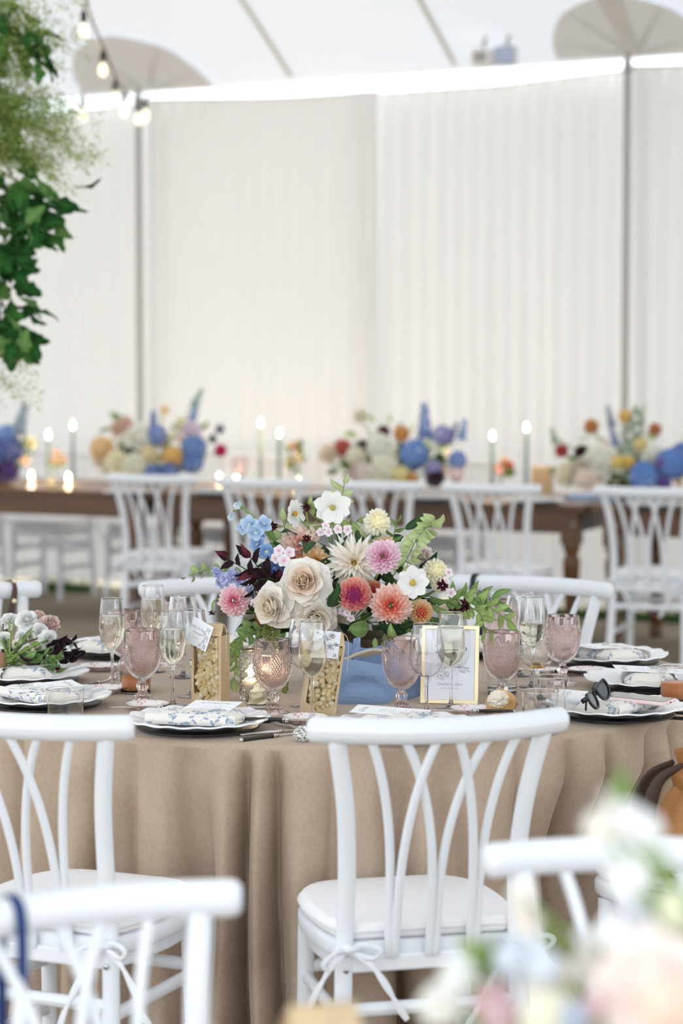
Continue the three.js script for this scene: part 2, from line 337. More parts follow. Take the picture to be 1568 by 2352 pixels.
// side poles: each a steel tube with a cap pin and a foot plate
POLES.forEach((x, i) => {
  const p = thing('tent_pole', ['steel side pole of the tent between two far drapes', 'slim grey tent pole beside the string of light bulbs', 'slim grey tent pole under the wide grey roof web', 'steel tent pole at the far end of the drapes'][i], 'pole', tentPoint(x, 0, 0.13), TENT.turn, 'side poles of the tent');
  mk('tube', sweep([[0, 0.02, 0], [0, 1.6, 0.002], [0, 3.14 + rake(x), 0]], 0.022, { sides: 16, seg: 6 }), mat.pole, p);
  mk('foot_plate', rbox(0.16, 0.02, 0.16, 0.005), mat.pole, p, [0, 0.01, 0]);
  mk('cap', sweep([[0, 3.1 + rake(x), 0], [0, 3.2 + rake(x), 0]], (t) => [0.032 - t * 0.016, 0.032 - t * 0.016], { sides: 12, seg: 4 }), mat.pole, p);
});
// sheer drapes hang on a line under the eave; the open strip above them is daylight
const drapeSpans = [[-12, -4.5, 'pale drape hung beyond the far tent pole at the buffet end'], [-4.56, -1.32, 'sheer white drape behind the green garland and the string lights'], [-1.36, 0.22, 'sheer white drape between the bulb string pole and the overlap fold'], [0.06, 1.88, 'sheer white drape from the overlap fold to the grey webbed pole'], [1.83, 5.1, 'sheer white drape past the grey webbed pole'], [5.0, 12, 'pale drape hung at the end past the last tent pole']];
drapeSpans.forEach(([x0, x1, label], k) => {
  const n = Math.round((x1 - x0) * 60), low = (x) => { let d = 9; for (const p of POLES) d = Math.min(d, Math.abs(x - p)); return Math.min(0.045, d * 0.05); };
  const g = sheet(n, 16, (u, v) => {
    const x = lerp(x0, x1, u), top = 3.14 + rake(x) - low(x), y = lerp(0.03, top, v);
    const fold = 0.022 * Math.sin(x * 58 + 3 * noise(x * 1.7, k)) + 0.02 * noise(x * 9, y * 0.5, k) + 0.05 * noise(x * 2, y * 0.35, k + 4);
    return [x, y, -0.04 - 0.1 * (k % 2) + fold * (0.7 + 0.3 * (1 - v))];
  });
  const d = thing('drape', label, 'drape', TENT.at, TENT.turn, 'sheer white drapes along the tent side');
  mk('cloth', g, mat.drape, d);
  mk('hanging_line', sweep(Array.from({ length: 9 }, (_, i) => { const x = lerp(x0, x1, i / 8); return [x, 3.145 + rake(x) - low(x), -0.04 - 0.1 * (k % 2)]; }), 0.007, { sides: 6, seg: 40 }), mat.seam, d);
});
// grass showing at the foot of the drapes
{
  const r = rng(77), blade = geoOf([-0.004, 0, 0, 0.004, 0, 0, 0.006, 0.06, 0.01], [0, 1, 2]), q = new THREE.Matrix4(), N = 5200;
  const im = new THREE.InstancedMesh(blade, P({ color: 0x44702f, roughness: 0.9 }), N);
  for (let i = 0; i < N; i++) { const c = [-2.9, -1.9, 1.2, 1.75, 2.2, 3.4, -0.6][i % 7], x = c + (r() + r() - 1) * 0.35, p = tentPoint(x, 0, 0.1 + r() * 0.22); q.compose(V(...p), new THREE.Quaternion().setFromEuler(new THREE.Euler(r() - 0.5, r() * 6, r() - 0.5)), V(1, 0.6 + r(), 1)); im.setMatrixAt(i, q); }
  im.name = 'grass'; im.castShadow = im.receiveShadow = true; im.userData = { kind: 'stuff', label: 'green grass growing along the foot of the drapes', category: 'grass' }; scene.add(im);
}
// two small fittings clamped under the eave
{
  const a = thing('loudspeaker', 'small white loudspeaker with a grey grille clamped under the tent eave', 'loudspeaker', [0.817, 3.236, -14.15], TENT.turn);
  mk('cabinet', rbox(0.11, 0.1, 0.1, 0.01), mat.card, a); mk('grille', rbox(0.08, 0.06, 0.01, 0.004), mat.pole, a, [0, 0, 0.052]); mk('bracket', sweep([[0, 0.05, 0], [0, 0.12, -0.05]], 0.012, { seg: 2 }), mat.pole, a);
  const b = thing('floodlight', 'pale blue glass floodlight clamped beside the small loudspeaker', 'light', [0.951, 3.243, -14.12], TENT.turn);
  mk('housing', rbox(0.12, 0.11, 0.07, 0.012), mat.steel, b); mk('front_glass', rbox(0.1, 0.09, 0.008, 0.003), P({ color: 0xb8c4e4, roughness: 0.15 }), b, [0, 0, 0.037]); mk('bracket', sweep([[0, 0.05, 0], [0, 0.12, -0.05]], 0.012, { seg: 2 }), mat.pole, b);
}

// ------------------------------------------------------------------ white cross-back chairs
// origin on the floor under the seat; the chair faces -z, its back is at +z
const seatOutline = (k = 1) => {
  const s = new THREE.Shape();
  s.moveTo(-0.165 * k, -0.195 * k); s.quadraticCurveTo(-0.2 * k, -0.18 * k, -0.208 * k, -0.08 * k); s.bezierCurveTo(-0.225 * k, 0.1 * k, -0.2 * k, 0.215 * k, -0.1 * k, 0.218 * k);
  s.lineTo(0.1 * k, 0.218 * k); s.bezierCurveTo(0.2 * k, 0.215 * k, 0.225 * k, 0.1 * k, 0.208 * k, -0.08 * k); s.quadraticCurveTo(0.2 * k, -0.18 * k, 0.165 * k, -0.195 * k); s.lineTo(-0.165 * k, -0.195 * k);
  return s;
};
const slab = (k, depth, bevel, y) => { const g = new THREE.ExtrudeGeometry(seatOutline(k), { depth, bevelEnabled: true, bevelSize: bevel, bevelThickness: bevel, bevelSegments: 4, curveSegments: 10 }); g.rotateX(-Math.PI / 2); g.translate(0, y, 0); return toCreasedNormals(g, 0.9); };
const railZ = (x) => 0.235 + 0.075 * (1 - (x / 0.25) ** 2);
const chairGeo = {
  rail: sweep(Array.from({ length: 9 }, (_, i) => { const x = lerp(-0.254, 0.254, i / 8); return [x, 0.888, railZ(x)]; }), (t) => { const e = Math.min(t, 1 - t) * 0.5, q = e < 0.012 ? Math.sqrt(Math.max(0.02, 1 - (1 - e / 0.012) ** 2)) * 0.35 + 0.65 : 1; return [0.0235 * q, 0.0255 * q]; }, { sides: 20, seg: 64, up: V(0, 1, 0) }),
  post: (s) => sweep([[0.188 * s, 0, 0.225], [0.18 * s, 0.25, 0.2], [0.174 * s, 0.45, 0.19], [0.171 * s, 0.6, 0.2], [0.181 * s, 0.74, 0.226], [0.207 * s, 0.882, railZ(0.207)]], (t) => [0.018, 0.014], { sides: 14, seg: 40 }),
  spindle: (x0, x1) => sweep(Array.from({ length: 12 }, (_, i) => { const t = i / 11, x = x0 + (x1 - x0) * t ** 3.2; return [x, lerp(0.432, 0.87, t), lerp(0.199, railZ(x1) - 0.002, t * (0.6 + 0.4 * t)) + 0.012 * Math.sin(t * Math.PI) * (Math.abs(x1) < 0.1 && x1 < 0 ? 0.4 : -0.2)]; }), [0.0092, 0.0075], { sides: 10, seg: 26 }),
  frontLeg: (s) => sweep([[0.168 * s, 0.425, -0.15], [0.172 * s, 0.2, -0.158], [0.178 * s, 0, -0.168]], (t) => [0.019 - 0.005 * t, 0.019 - 0.005 * t], { sides: 14, seg: 10 }),
  seat: slab(0.93, 0.02, 0.008, 0.434), apron: slab(0.88, 0.028, 0.003, 0.4), cushion: slab(0.89, 0.008, 0.013, 0.476),
  piping: sweep(seatOutline(0.955).getSpacedPoints(60).slice(0, -1).map((p) => [p.x, 0.481, -p.y]), 0.0032, { sides: 6, seg: 120, up: V(0, 1, 0), closed: true }),
  rearRail: rbox(0.33, 0.034, 0.02, 0.006), bar: (a, b, r = 0.011) => sweep([a, b], [r, r * 1.3], { sides: 10, seg: 3, up: V(0, 1, 0.01) }),
  screw: new THREE.SphereGeometry(0.006, 10, 6),
};
const posts = [-1, 1].map(chairGeo.post), legs = [-1, 1].map(chairGeo.frontLeg);
const spindles = [[-0.088, -0.144], [-0.076, -0.021], [-0.0065, -0.082], [0.0065, 0.082], [0.076, 0.021], [0.088, 0.144]].map(([a, b]) => chairGeo.spindle(a, b));
const stretchers = [chairGeo.bar([-0.17, 0.33, -0.153], [0.17, 0.33, -0.153]), chairGeo.bar([-0.178, 0.33, 0.195], [0.178, 0.33, 0.195]), ...[-1, 1].flatMap((s) => [chairGeo.bar([0.17 * s, 0.31, -0.153], [0.178 * s, 0.31, 0.198]), chairGeo.bar([0.173 * s, 0.2, -0.158], [0.181 * s, 0.2, 0.205])])];
const ribbonGeo = (pts, w = 0.0075) => sweep(pts, (t) => [w * (0.55 + 0.45 * Math.abs(Math.sin(t * 9))), 0.0011], { sides: 6, seg: 30 });
function makeChair() {
  const c = thing('crossback_chair', 'chair', 'chair', [0, 0, 0], 0, 'white cross-back chairs');
  mk('top_rail', chairGeo.rail, mat.paint, c);
  posts.forEach((g) => { const p = mk('back_post', g, mat.paint, c); const s = mk('screw', chairGeo.screw, mat.steel, p); s.position.set(g === posts[0] ? -0.174 : 0.174, 0.412, 0.209); s.scale.z = 0.4; });
  spindles.forEach((g) => mk('spindle', g, mat.paint, c));
  mk('seat', chairGeo.seat, mat.paint, c); mk('seat_apron', chairGeo.apron, mat.paint, c); mk('rear_rail', chairGeo.rearRail, mat.paint, c, [0, 0.42, 0.19]);
  legs.forEach((g) => mk('leg', g, mat.paint, c));
  stretchers.forEach((g) => mk('stretcher', g, mat.paint, c));
  const q = mk('cushion', chairGeo.cushion, mat.cushion, c); mk('piping', chairGeo.piping, mat.cushion, q);
  return c;
}
function ties(c, kind) {                    // ribbon ties of the cushion, knotted round the back posts
  for (const s of [-1, 1]) {
    const q = new THREE.Group(); q.name = 'cushion_tie'; q.position.set(0.174 * s, 0.452, 0.205); c.add(q);
    const j = kind * 0.013;
    mk('knot', new THREE.SphereGeometry(0.012, 12, 8), mat.ribbon, q, [0, 0.004, 0.012]);
    mk('wrap', sweep([[-0.02, 0, 0], [0, 0.004, 0.019], [0.02, 0, 0], [0, 0.002, -0.03]], [0.0085, 0.0012], { sides: 6, seg: 30, up: V(0, 1, 0), closed: true }), mat.ribbon, q);
    mk('ribbon_end', ribbonGeo([[0, 0, 0.012], [-0.03, -0.02, 0.022], [-0.055 - j, -0.08, 0.024], [-0.082 - j, -0.135, 0.022], [-0.1 - j, -0.18 + j, 0.018]]), mat.ribbon, q);
    mk('ribbon_end', ribbonGeo([[0, 0, 0.012], [0.03, -0.012, 0.022], [0.062, -0.05, 0.026], [0.085 + j, -0.11, 0.022], [0.105 + j, -0.14, 0.018]]), mat.ribbon, q);
    mk('loop', ribbonGeo([[0, 0, 0.012], [0.03, 0.016, 0.03], [0.06, 0.006, 0.036], [0.05, -0.012, 0.03], [0.01, -0.004, 0.016]], 0.006), mat.ribbon, q);
    mk('loop', ribbonGeo([[0, 0, 0.012], [-0.026, 0.004, 0.03], [-0.052, -0.016, 0.034], [-0.04, -0.03, 0.026], [-0.01, -0.006, 0.016]], 0.006), mat.ribbon, q);
  }
}
const chair0 = makeChair();
// [x, z, turn] - turn 0 faces away from the camera's side (towards -z)
const face = (x, z, tx, tz) => Math.atan2(-(tx - x), -(tz - z));
// a rail centre and a turn give the floor point, 0.27 m in front of the rail
const underRail = (x, z, a) => [x - Math.sin(a) * 0.29, 0, z - Math.cos(a) * 0.29];
const chairsAt = [];
function seatAt(rail, a, label, group, tied = 0) {
  const p = underRail(rail[0], rail[2], a), first = chairsAt.length === 0;
  const c = first ? chair0 : copyOf(chair0, p, a, label, group);
  if (first) { c.position.set(...p); c.rotation.y = a; }
  c.userData.label = label; c.userData.group = group; chairsAt.push(c);
  return c;
}
const nearGroup = 'white cross-back chairs around the velvet table', farGroup = 'white cross-back chairs on the near side of the farm tables', farBack = 'white cross-back chairs on the drape side of the farm tables';
const chairA = seatAt([0.198, 0.888, -4.533], deg(14), 'white cross-back chair with long hanging cushion ribbons, pulled up to the velvet table', nearGroup);
const chairB = seatAt([-0.648, 0.888, -4.595], deg(-24), 'white cross-back chair with short frayed cushion ribbons beside the velvet tablecloth', nearGroup);
const chairE = seatAt([1.02, 0, -4.98], deg(52), 'white cross-back chair with the tan leather bag on its cushion', nearGroup);
const chairF = seatAt([0.583, 0.888, -7.162], deg(180 - 28), 'white cross-back chair across the velvet table with a black strap over its rail', nearGroup);
const chairG = seatAt([-0.352, 0.888, -7.15], deg(180 + 14), 'white cross-back chair across the velvet table, hidden behind the flowers', nearGroup);
const chairH = seatAt([-1.1, 0, -6.92], deg(180 + 46), 'white cross-back chair with a studded brown strap over its rail', nearGroup);
const chairC = seatAt([-0.375, 0, -3.06], deg(180 + 34), 'white cross-back chair with a navy strap over its rail', 'white cross-back chairs at the table beside the camera');
const chairD = seatAt([0.462, 0.888, -3.406], deg(180 - 6), 'white cross-back chair behind the blurred pastel flowers', 'white cross-back chairs at the table beside the camera');
ties(chairA, 1); ties(chairB, 0); ties(chairE, 0);
[[346, 1101], [595, 1110], [850, 1115], [1120, 1122], [1480, 1130]].forEach(([x, y], i) => seatAt([[-1.001, 0.888, -12.498], [-0.415, 0.888, -12.165], [0.142, 0.888, -11.952], [0.71, 0.888, -11.714], [1.438, 0.888, -11.452]][i], [-0.34, -0.38, -0.42, -0.42, -0.36][i], ['white cross-back chair in front of the blue hydrangeas and magenta bloom at the farm table', 'white cross-back chair in front of the paired tapers and pink goblet at the farm table', 'white cross-back chair in front of the coral and white blooms at the farm table', 'white cross-back chair beside the turned corner leg of the farm table', 'white cross-back chair in front of the blue cloth swag at the farm table'][i], farGroup));
for (let i = 0; i < 7; i++) { const x = -3.1 + i * 0.66, p = tentPoint(x + 0.05, 0, 0.5); const q = tentPoint(x + 0.05, 0, 0.29); seatAt(q, TENT.turn + Math.PI + 0.06 * Math.sin(i * 3), ['white cross-back chair beyond the farm table behind the violet flowers', 'white cross-back chair beyond the farm table behind the low candles', 'white cross-back chair beyond the farm table behind the blue hydrangeas', 'white cross-back chair beyond the farm table behind the paired tapers', 'white cross-back chair beyond the farm table behind the coral blooms', 'white cross-back chair beyond the farm table behind the red bud vase', 'white cross-back chair beyond the farm table behind the orange blooms'][i], farBack); }

// ------------------------------------------------------------------ round tables under velvet cloths
const TABLE = { x: -0.03, z: -6.08, r: 0.972 }, TOP = 0.76;
function velvetCloth(name, label, cx, cz, R, seed, dents = []) {        // dents: where a pushed-in chair presses the skirt back
  const profile = (v) => {                       // v 0 centre, top to 0.5, edge, skirt to 1
    if (v < 0.4) return [R * (v / 0.4) * 0.985, TOP, 0];
    if (v < 0.5) { const a = ((v - 0.4) / 0.1) * (Math.PI / 2); return [R * 0.985 + 0.016 * Math.sin(a), TOP - 0.016 * (1 - Math.cos(a)), 0]; }
    const q = (v - 0.5) / 0.5; return [R * 0.985 + 0.016 + 0.02 * q, TOP - 0.016 - q * (TOP - 0.02), q];
  };
  const pleat = (a, q) => {                      // soft irregular folds, deeper towards the floor
    const c = Math.cos(a), n = Math.sin(a), w = a * 49 + 4.2 * noise(c * 4, n * 4, seed) + 2.2 * noise(c * 11, n * 11, q * 0.9 + seed), s = Math.sin(w);
    const deep = clamp(1.15 + 1.5 * noise(c * 5, n * 5, seed + 8), 0.65, 1.9), shape = s > 0 ? Math.pow(s, 0.8) : -1.7 * Math.pow(-s, 1.7);
    let d = shape * 0.036 * deep * Math.pow(q, 0.42) + 0.05 * noise(c * 2.4, n * 2.4, seed) * q + 0.006 * noise(c * 24, n * 24, q * 3) * Math.min(1, q * 4) + 0.02 * q;
    for (const [a0, depth] of dents) { let e = a - a0; e = Math.atan2(Math.sin(e), Math.cos(e)); d -= depth * clamp((q - 0.12) / 0.25, 0, 1) * Math.exp(-((e / 0.3) ** 4)); }
    return d;
  };
  const g = sheet(1080, 56, (u, v) => { const a = -u * TAU, [r, y, q] = profile(v), d = r + pleat(a, q); return [Math.cos(a) * d, y, Math.sin(a) * d]; });
  const uv = g.attributes.uv.array, p = g.attributes.position.array;
  for (let i = 0; i < uv.length / 2; i++) { const top = p[i * 3 + 1] > TOP - 0.002; const a = uv[i * 2] * TAU; if (top) { uv[i * 2] = p[i * 3] * 1.4; uv[i * 2 + 1] = p[i * 3 + 2] * 1.4; } else { uv[i * 2] = a * R * 1.4; uv[i * 2 + 1] = p[i * 3 + 1] * 1.4; } }
  const t = thing(name, label, 'table', [cx, 0, cz]);
  mk('tablecloth', g, mat.velvet, t);
  mk('pedestal', lathe(splinePts([[0.02, 0.02], [0.28, 0.03], [0.1, 0.12], [0.045, 0.4], [0.07, 0.7], [0.3, 0.735]], 24), 20), mat.wood, t);
  mk('tabletop', lathe([[0, 0.735], [R - 0.02, 0.735], [R - 0.02, 0.752], [0, 0.752]], 48), mat.wood, t);
  return t;
}
velvetCloth('round_table', 'round table under a floor-length taupe velvet cloth', TABLE.x, TABLE.z, TABLE.r, 2, [[chairF, 0.32], [chairG, 0.32], [chairH, 0.26], [chairE, 0.12]].map(([c, d]) => [Math.atan2(c.position.z - TABLE.z, c.position.x - TABLE.x), d]));
const NEAR = { x: 0.5, z: -1.95 };
velvetCloth('round_table', 'round velvet table below the blurred pastel flowers', NEAR.x, NEAR.z, 0.95, 5, [chairC, chairD].map((c) => [Math.atan2(c.position.z - NEAR.z, c.position.x - NEAR.x), 0.25]));

// ------------------------------------------------------------------ farm tables in a row along the drapes
const plankGeo = [0, 1].map(() => { const g = rbox(2.56, 0.035, 0.183, 0.004); return g; });
const turnedLeg = lathe(splinePts([[0.03, 0], [0.036, 0.03], [0.03, 0.06], [0.042, 0.12], [0.034, 0.2], [0.04, 0.36], [0.046, 0.46], [0.033, 0.5], [0.045, 0.53], [0.045, 0.56]], 40), 20);
const farmBase = { z0: 0.84, z1: 1.76 };
[[-1.7, 'long brown farm table carrying the low candles and blue and violet flowers'], [0.89, 'long brown farm table carrying the paired tapers and the hydrangea arrangements'], [3.48, 'long brown farm table carrying the blue cloth swag']].forEach(([cx, label]) => {
  const t = thing('farm_table', label, 'table', tentPoint(cx, 0, 1.3), TENT.turn, 'brown farm tables in a row');
  for (let k = 0; k < 5; k++) mk('plank', plankGeo[0], mat.wood, t, [0, 0.743, -0.368 + k * 0.184]);
  for (const s of [-1, 1]) { mk('apron_board', rbox(2.4, 0.115, 0.03, 0.004), mat.wood, t, [0, 0.667, 0.39 * s]); mk('end_board', rbox(0.03, 0.115, 0.74, 0.004), mat.wood, t, [1.18 * s, 0.667, 0]); }
  for (const s of [-1, 1]) for (const q of [-1, 1]) { const l = mk('leg', turnedLeg, mat.wood, t, [1.18 * s, 0, 0.37 * q]); mk('leg_block', rbox(0.095, 0.17, 0.095, 0.004), mat.wood, l, [0, 0.64, 0]); mk('peg', new THREE.SphereGeometry(0.012, 8, 6), mat.pole, l, [0.02, 0.66, 0.045 * q]); }
});

// ------------------------------------------------------------------ table ware: prototypes
const scallop = (a, n, d) => d * Math.pow(Math.abs(Math.cos((a * n) / 2)), 0.7);
function plateGeo(R, h, lobes, depth) {
  return sheet(112, 12, (u, v) => {
    const a = -u * TAU, P2 = poly([[0, 0.006], [R * 0.56, 0.005], [R * 0.64, 0.009], [R * 0.72, h * 0.62], [R, h]]), [r, y] = P2(v), edge = clamp((r / R - 0.6) / 0.4, 0, 1);
    const q = r + scallop(a, lobes, depth) * edge; return [Math.cos(a) * q, y + (edge > 0 ? 0.0016 * Math.cos(a * lobes) * edge : 0), Math.sin(a) * q];
  }, { thick: -0.0035 });
}
const dinnerGeo = plateGeo(0.155, 0.024, 16, 0.006);
const chargerGeo = lathe([[0, 0], [0.1, 0], [0.134, 0.006], [0.137, 0.009], [0.133, 0.011], [0.1, 0.005], [0, 0.004]], 56);
const butterGeo = (() => { const g = lathe(splinePts([[0, 0.003], [0.042, 0.002], [0.054, 0.007], [0.07, 0.016], [0.071, 0.018], [0.054, 0.01], [0.042, 0.006], [0, 0.006]], 40), 48); const p = g.attributes.position.array, uv = g.attributes.uv.array; for (let i = 0; i < uv.length / 2; i++) { uv[i * 2] = 0.5 + p[i * 3] / 0.165; uv[i * 2 + 1] = 0.5 + p[i * 3 + 2] / 0.165; } return g.scale(0.7, 0.85, 0.7); })();
// folded napkin: a cloth folded over itself, its layers open on one side
function napkinGeo(seed) {
  const layers = [], r = rng(seed);
  for (let k = 0; k < 4; k++) {
    layers.push(sheet(28, 10, (u, v) => {
      const w = 0.2 - k * 0.004, d = 0.125 - (k % 2) * 0.006, x = (u - 0.5) * w, z = (v - 0.5) * d, e = Math.min(1, Math.min(u, 1 - u) * 9, Math.min(v, 1 - v) * 7);
      return [x + 0.002 * noise(v * 4, k, seed), 0.001 + (k + 1) * 0.0062 * (0.45 + 0.55 * e) + 0.0018 * noise(x * 30, z * 30, k + seed), z];
    }, { thick: 0.0022, uvs: [0.85, 0.5] }));
  }
  const roll = sheet(28, 10, (u, v) => { const a = lerp(-Math.PI / 2, Math.PI / 2, v); return [(u - 0.5) * 0.204, 0.0135 + Math.sin(a) * 0.0122 + 0.001 * noise(u * 9, v * 3, seed), 0.059 + Math.cos(a) * 0.009]; }, { thick: 0.0018, uvs: [0.85, 0.16] });
  layers.push(roll);
  return plainMerge(layers.map((g) => g));
}
const napkinA = napkinGeo(3), napkinB = napkinGeo(9);
const cardGeo = (w, h) => { const g = sheet(8, 8, (u, v) => [(u - 0.5) * w, 0.0015 * (1 - Math.cos((u - 0.5) * 2)), (0.5 - v) * h], { thick: -0.0006 }); return g; };
const menuGeo = cardGeo(0.11, 0.165);
let settingNo = 0;
function setting([x, y, z], turn, what, opt = {}) {
  const ch = mk('charger', chargerGeo, mat.charger, scene, [x, TOP, z]); tag(ch, `black charger under the white scalloped plate ${what}`, 'charger', 'black chargers');
  const p = mk('dinner_plate', dinnerGeo, mat.china, scene, [x, TOP + 0.0075, z]); p.rotation.y = turn; tag(p, `white scalloped dinner plate ${what}`, 'plate', 'white scalloped plates');
  if (opt.napkin !== false) { const n = mk('napkin', settingNo++ % 2 ? napkinB : napkinA, mat.linen, scene, [x + (opt.nx ?? 0), TOP + 0.018, z + (opt.nz ?? 0)]); n.rotation.y = opt.nturn ?? turn; tag(n, `folded blue vine print napkin on the plate ${what}`, 'napkin', 'blue printed napkins'); }
  if (opt.menu !== false) { const m = mk('menu_card', menuGeo, mat.menu, scene, [x + (opt.mx ?? 0), TOP + 0.0455, z + (opt.mz ?? -0.01)]); m.rotation.set(opt.mtilt ?? 0.05, opt.mturn ?? turn, opt.mroll ?? 0, 'YXZ'); tag(m, `white printed menu card on the napkin ${what}`, 'card', 'printed menu cards'); }
}
const facing = (p) => Math.atan2(p[0] - TABLE.x, p[2] - TABLE.z);   // the side of a setting that points to the table's middle
[[[-0.317, 0.776, -5.3], 'between the tagged peanut bag and table edge', { mx: 0.022, mz: -0.012, lean: 0.1 }], [[0.138, 0.776, -5.217], 'in front of the dusty blue wrap', { mx: -0.03, mz: -0.055, lean: 1.2 }], [[0.627, 0.776, -5.481], 'under the sunglasses', { mx: -0.05, mz: -0.02, lean: 0.5 }], [[0.759, 0.776, -5.927], 'behind the coral cocktail and the phone', { lean: 0.2 }], [[0.707, 0.776, -6.38], 'beside the pink goblet before the empty chair', { lean: 0.1 }], [[-0.701, 0.776, -5.64], 'under the short clear tumbler', { lean: -0.2 }], [[-0.795, 0.776, -6.034], 'under the white hand bouquet', { lean: 0.1 }], [[-0.628, 0.776, -6.55], 'behind the champagne flutes', {}], [[-0.221, 0.776, -6.624], 'behind the flower arrangement', {}], [[0.338, 0.776, -6.568], 'hidden behind the gold frame', {}]].forEach(([p, what, o]) => { const a = facing(p); setting(p, a, what, { ...o, nturn: a + 0.12, mturn: a + (o.lean ?? 0) }); });

[[[-0.453, 0.76, -5.591], 'beside the pink goblet and the coral tumbler'], [[-0.082, 0.76, -5.4], 'beside the speckled pebble'], [[0.301, 0.76, -5.526], 'in front of the gold frame'], [[0.547, 0.76, -6.155], 'under the dark fork behind the clear tumblers'], [[0.635, 0.76, -6.179], 'between the two settings past the pink goblet'], [[-0.58, 0.76, -5.852], 'beside the coral tumbler near the bouquet'], [[-0.631, 0.76, -6.252], 'behind the fork and the bouquet plate']].forEach(([p, what]) => {
  tag(mk('butter_dish', butterGeo, mat.pinkChina, scene, p), `small pink printed butter dish ${what}`, 'dish', 'pink printed butter dishes');
});

// ------------------------------------------------------------------ glasses
const gobletOuter = splinePts([[0.0415, 0.172], [0.0432, 0.155], [0.0446, 0.125], [0.0405, 0.094], [0.03, 0.071], [0.017, 0.058], [0.0095, 0.053], [0.0085, 0.049], [0.0125, 0.043], [0.0135, 0.038], [0.0118, 0.032], [0.0095, 0.027], [0.012, 0.022], [0.024, 0.01], [0.036, 0.0035], [0.0385, 0.0015]], 60);
const gobletInner = splinePts([[0.001, 0.064], [0.014, 0.068], [0.027, 0.079], [0.036, 0.097], [0.0405, 0.125], [0.0395, 0.155], [0.0385, 0.1725]], 24);
const ridge = (x) => 1 - Math.min(1, Math.abs(x) * 3.2);
const gobletRelief = (a, v, y) => {
  if (y > 0.06 && y < 0.163) {
    const n = 6, s = (((a * n) / TAU) % 1 + 1) % 1 - 0.5, top = 0.15 - 0.05 * Math.abs(s) ** 1.6 * 4, t = y - 0.07;
    let d = 0;
    const arch = (q) => Math.max(0, 1 - Math.abs(y - top - q) / 0.0016);
    if (Math.abs(s) < 0.33) d += 0.0017 * Math.max(arch(0), arch(0.005), arch(-0.005));
    if (Math.abs(s) < 0.24 && y < top - 0.008) { const k = s * 7.5, j = t * 90; d += 0.0021 * Math.max(ridge((((k + j) % 1) + 1) % 1 - 0.5), ridge((((k - j) % 1) + 1) % 1 - 0.5)); }
    else if (Math.abs(s) >= 0.24 && y < 0.14) d += 0.0017 * Math.abs(Math.sin(s * TAU * 6));
    return d;
  }
  if (y < 0.03) return 0.0012 * Math.cos(a * 12) * clamp(y < 0.004 ? 0.6 : 1, 0, 1);
  if (y < 0.06) return 0.0012 * Math.cos(a * 6);
  return 0;
};
const gobletGeo = (() => {
  const outer = poly(gobletOuter), inner = poly(gobletInner);
  const a = turned(130, 264, (v) => outer(v), gobletRelief), b = turned(30, 72, (v) => inner(v), () => 0);
  const f = lathe([[0.0385, 0.0015], [0.036, 0], [0.03, 0.0006], [0, 0.004]], 72), rim = lathe([[0.0385, 0.1725], [0.04, 0.1738], [0.0415, 0.172]], 72);
  return plainMerge([orient(a, outwards), orient(b, inwards), orient(f, downwards), orient(rim, upwards)]);
})();
[[[-0.158, 0.76, -5.526], 'in front of the lit votive, beside the piped butter'], [[0.139, 0.76, -5.551], 'in front of the dusty blue wrap'], [[-0.474, 0.76, -5.712], 'in front of the coral tumbler'], [[0.38, 0.76, -5.671], 'behind the torn bread roll'], [[0.552, 0.76, -6], 'behind the champagne coupe, before the empty chair'], [[-0.553, 0.76, -6.116], 'behind the champagne flute by the bouquet'], [[-0.456, 0.76, -6.352], 'behind the empty wine glasses'], [[0.423, 0.76, -6.369], 'behind the trailing leaves and the gold frame']].forEach(([p, what], i) => {
  const g = mk('pressed_goblet', gobletGeo, mat.pinkGlass, scene, p); g.rotation.y = i * 0.37 + 0.2; tag(g, `pink pressed glass goblet ${what}`, 'goblet', 'pink pressed glass goblets');
});

function stemware({ bowl, stemTop, h, foot = 0.034, seg = 48 }) {
  const g = {};
  const outer = splinePts(bowl, 40); g.bowl = plainMerge([orient(lathe(outer, seg), outwards), orient(lathe(outer.map(([r, y], i) => [Math.max(0.0001, r - 0.0009), y + (i < 3 ? 0.001 : 0.0004)]), seg), inwards), orient(lathe([[outer.at(-1)[0] - 0.0009, outer.at(-1)[1] + 0.0004], [outer.at(-1)[0], outer.at(-1)[1]]], seg), upwards)]); g.rim = new THREE.TorusGeometry(bowl.at(-1)[0], 0.0008, 6, 48).rotateX(Math.PI / 2).translate(0, bowl.at(-1)[1], 0);
  g.stem = orient(lathe(splinePts([[0.0001, stemTop + 0.003], [0.006, stemTop + 0.0025], [0.0042, stemTop - 0.012], [0.0036, stemTop * 0.55], [0.004, 0.022], [0.008, 0.008], [0.013, 0.005]], 30).concat([[0.0001, 0.0048]]), 20));
  g.foot = orient(lathe([[0.0001, 0.006], [0.012, 0.005], [foot - 0.004, 0.0022], [foot, 0.0012], [foot - 0.003, 0], [0.0001, 0]], seg));
  return g;
}
const fluteGeo = stemware({ bowl: [[0.003, 0.098], [0.012, 0.101], [0.026, 0.118], [0.0325, 0.146], [0.031, 0.182], [0.0265, 0.225]], stemTop: 0.098, h: 0.225 });
const wineGeo = stemware({ bowl: [[0.003, 0.088], [0.016, 0.091], [0.034, 0.108], [0.0405, 0.135], [0.038, 0.172], [0.0315, 0.21]], stemTop: 0.088, h: 0.21, foot: 0.036 });
const coupeGeo = stemware({ bowl: [[0.003, 0.075], [0.018, 0.077], [0.036, 0.092], [0.0415, 0.112], [0.0415, 0.134]], stemTop: 0.075, h: 0.134 });
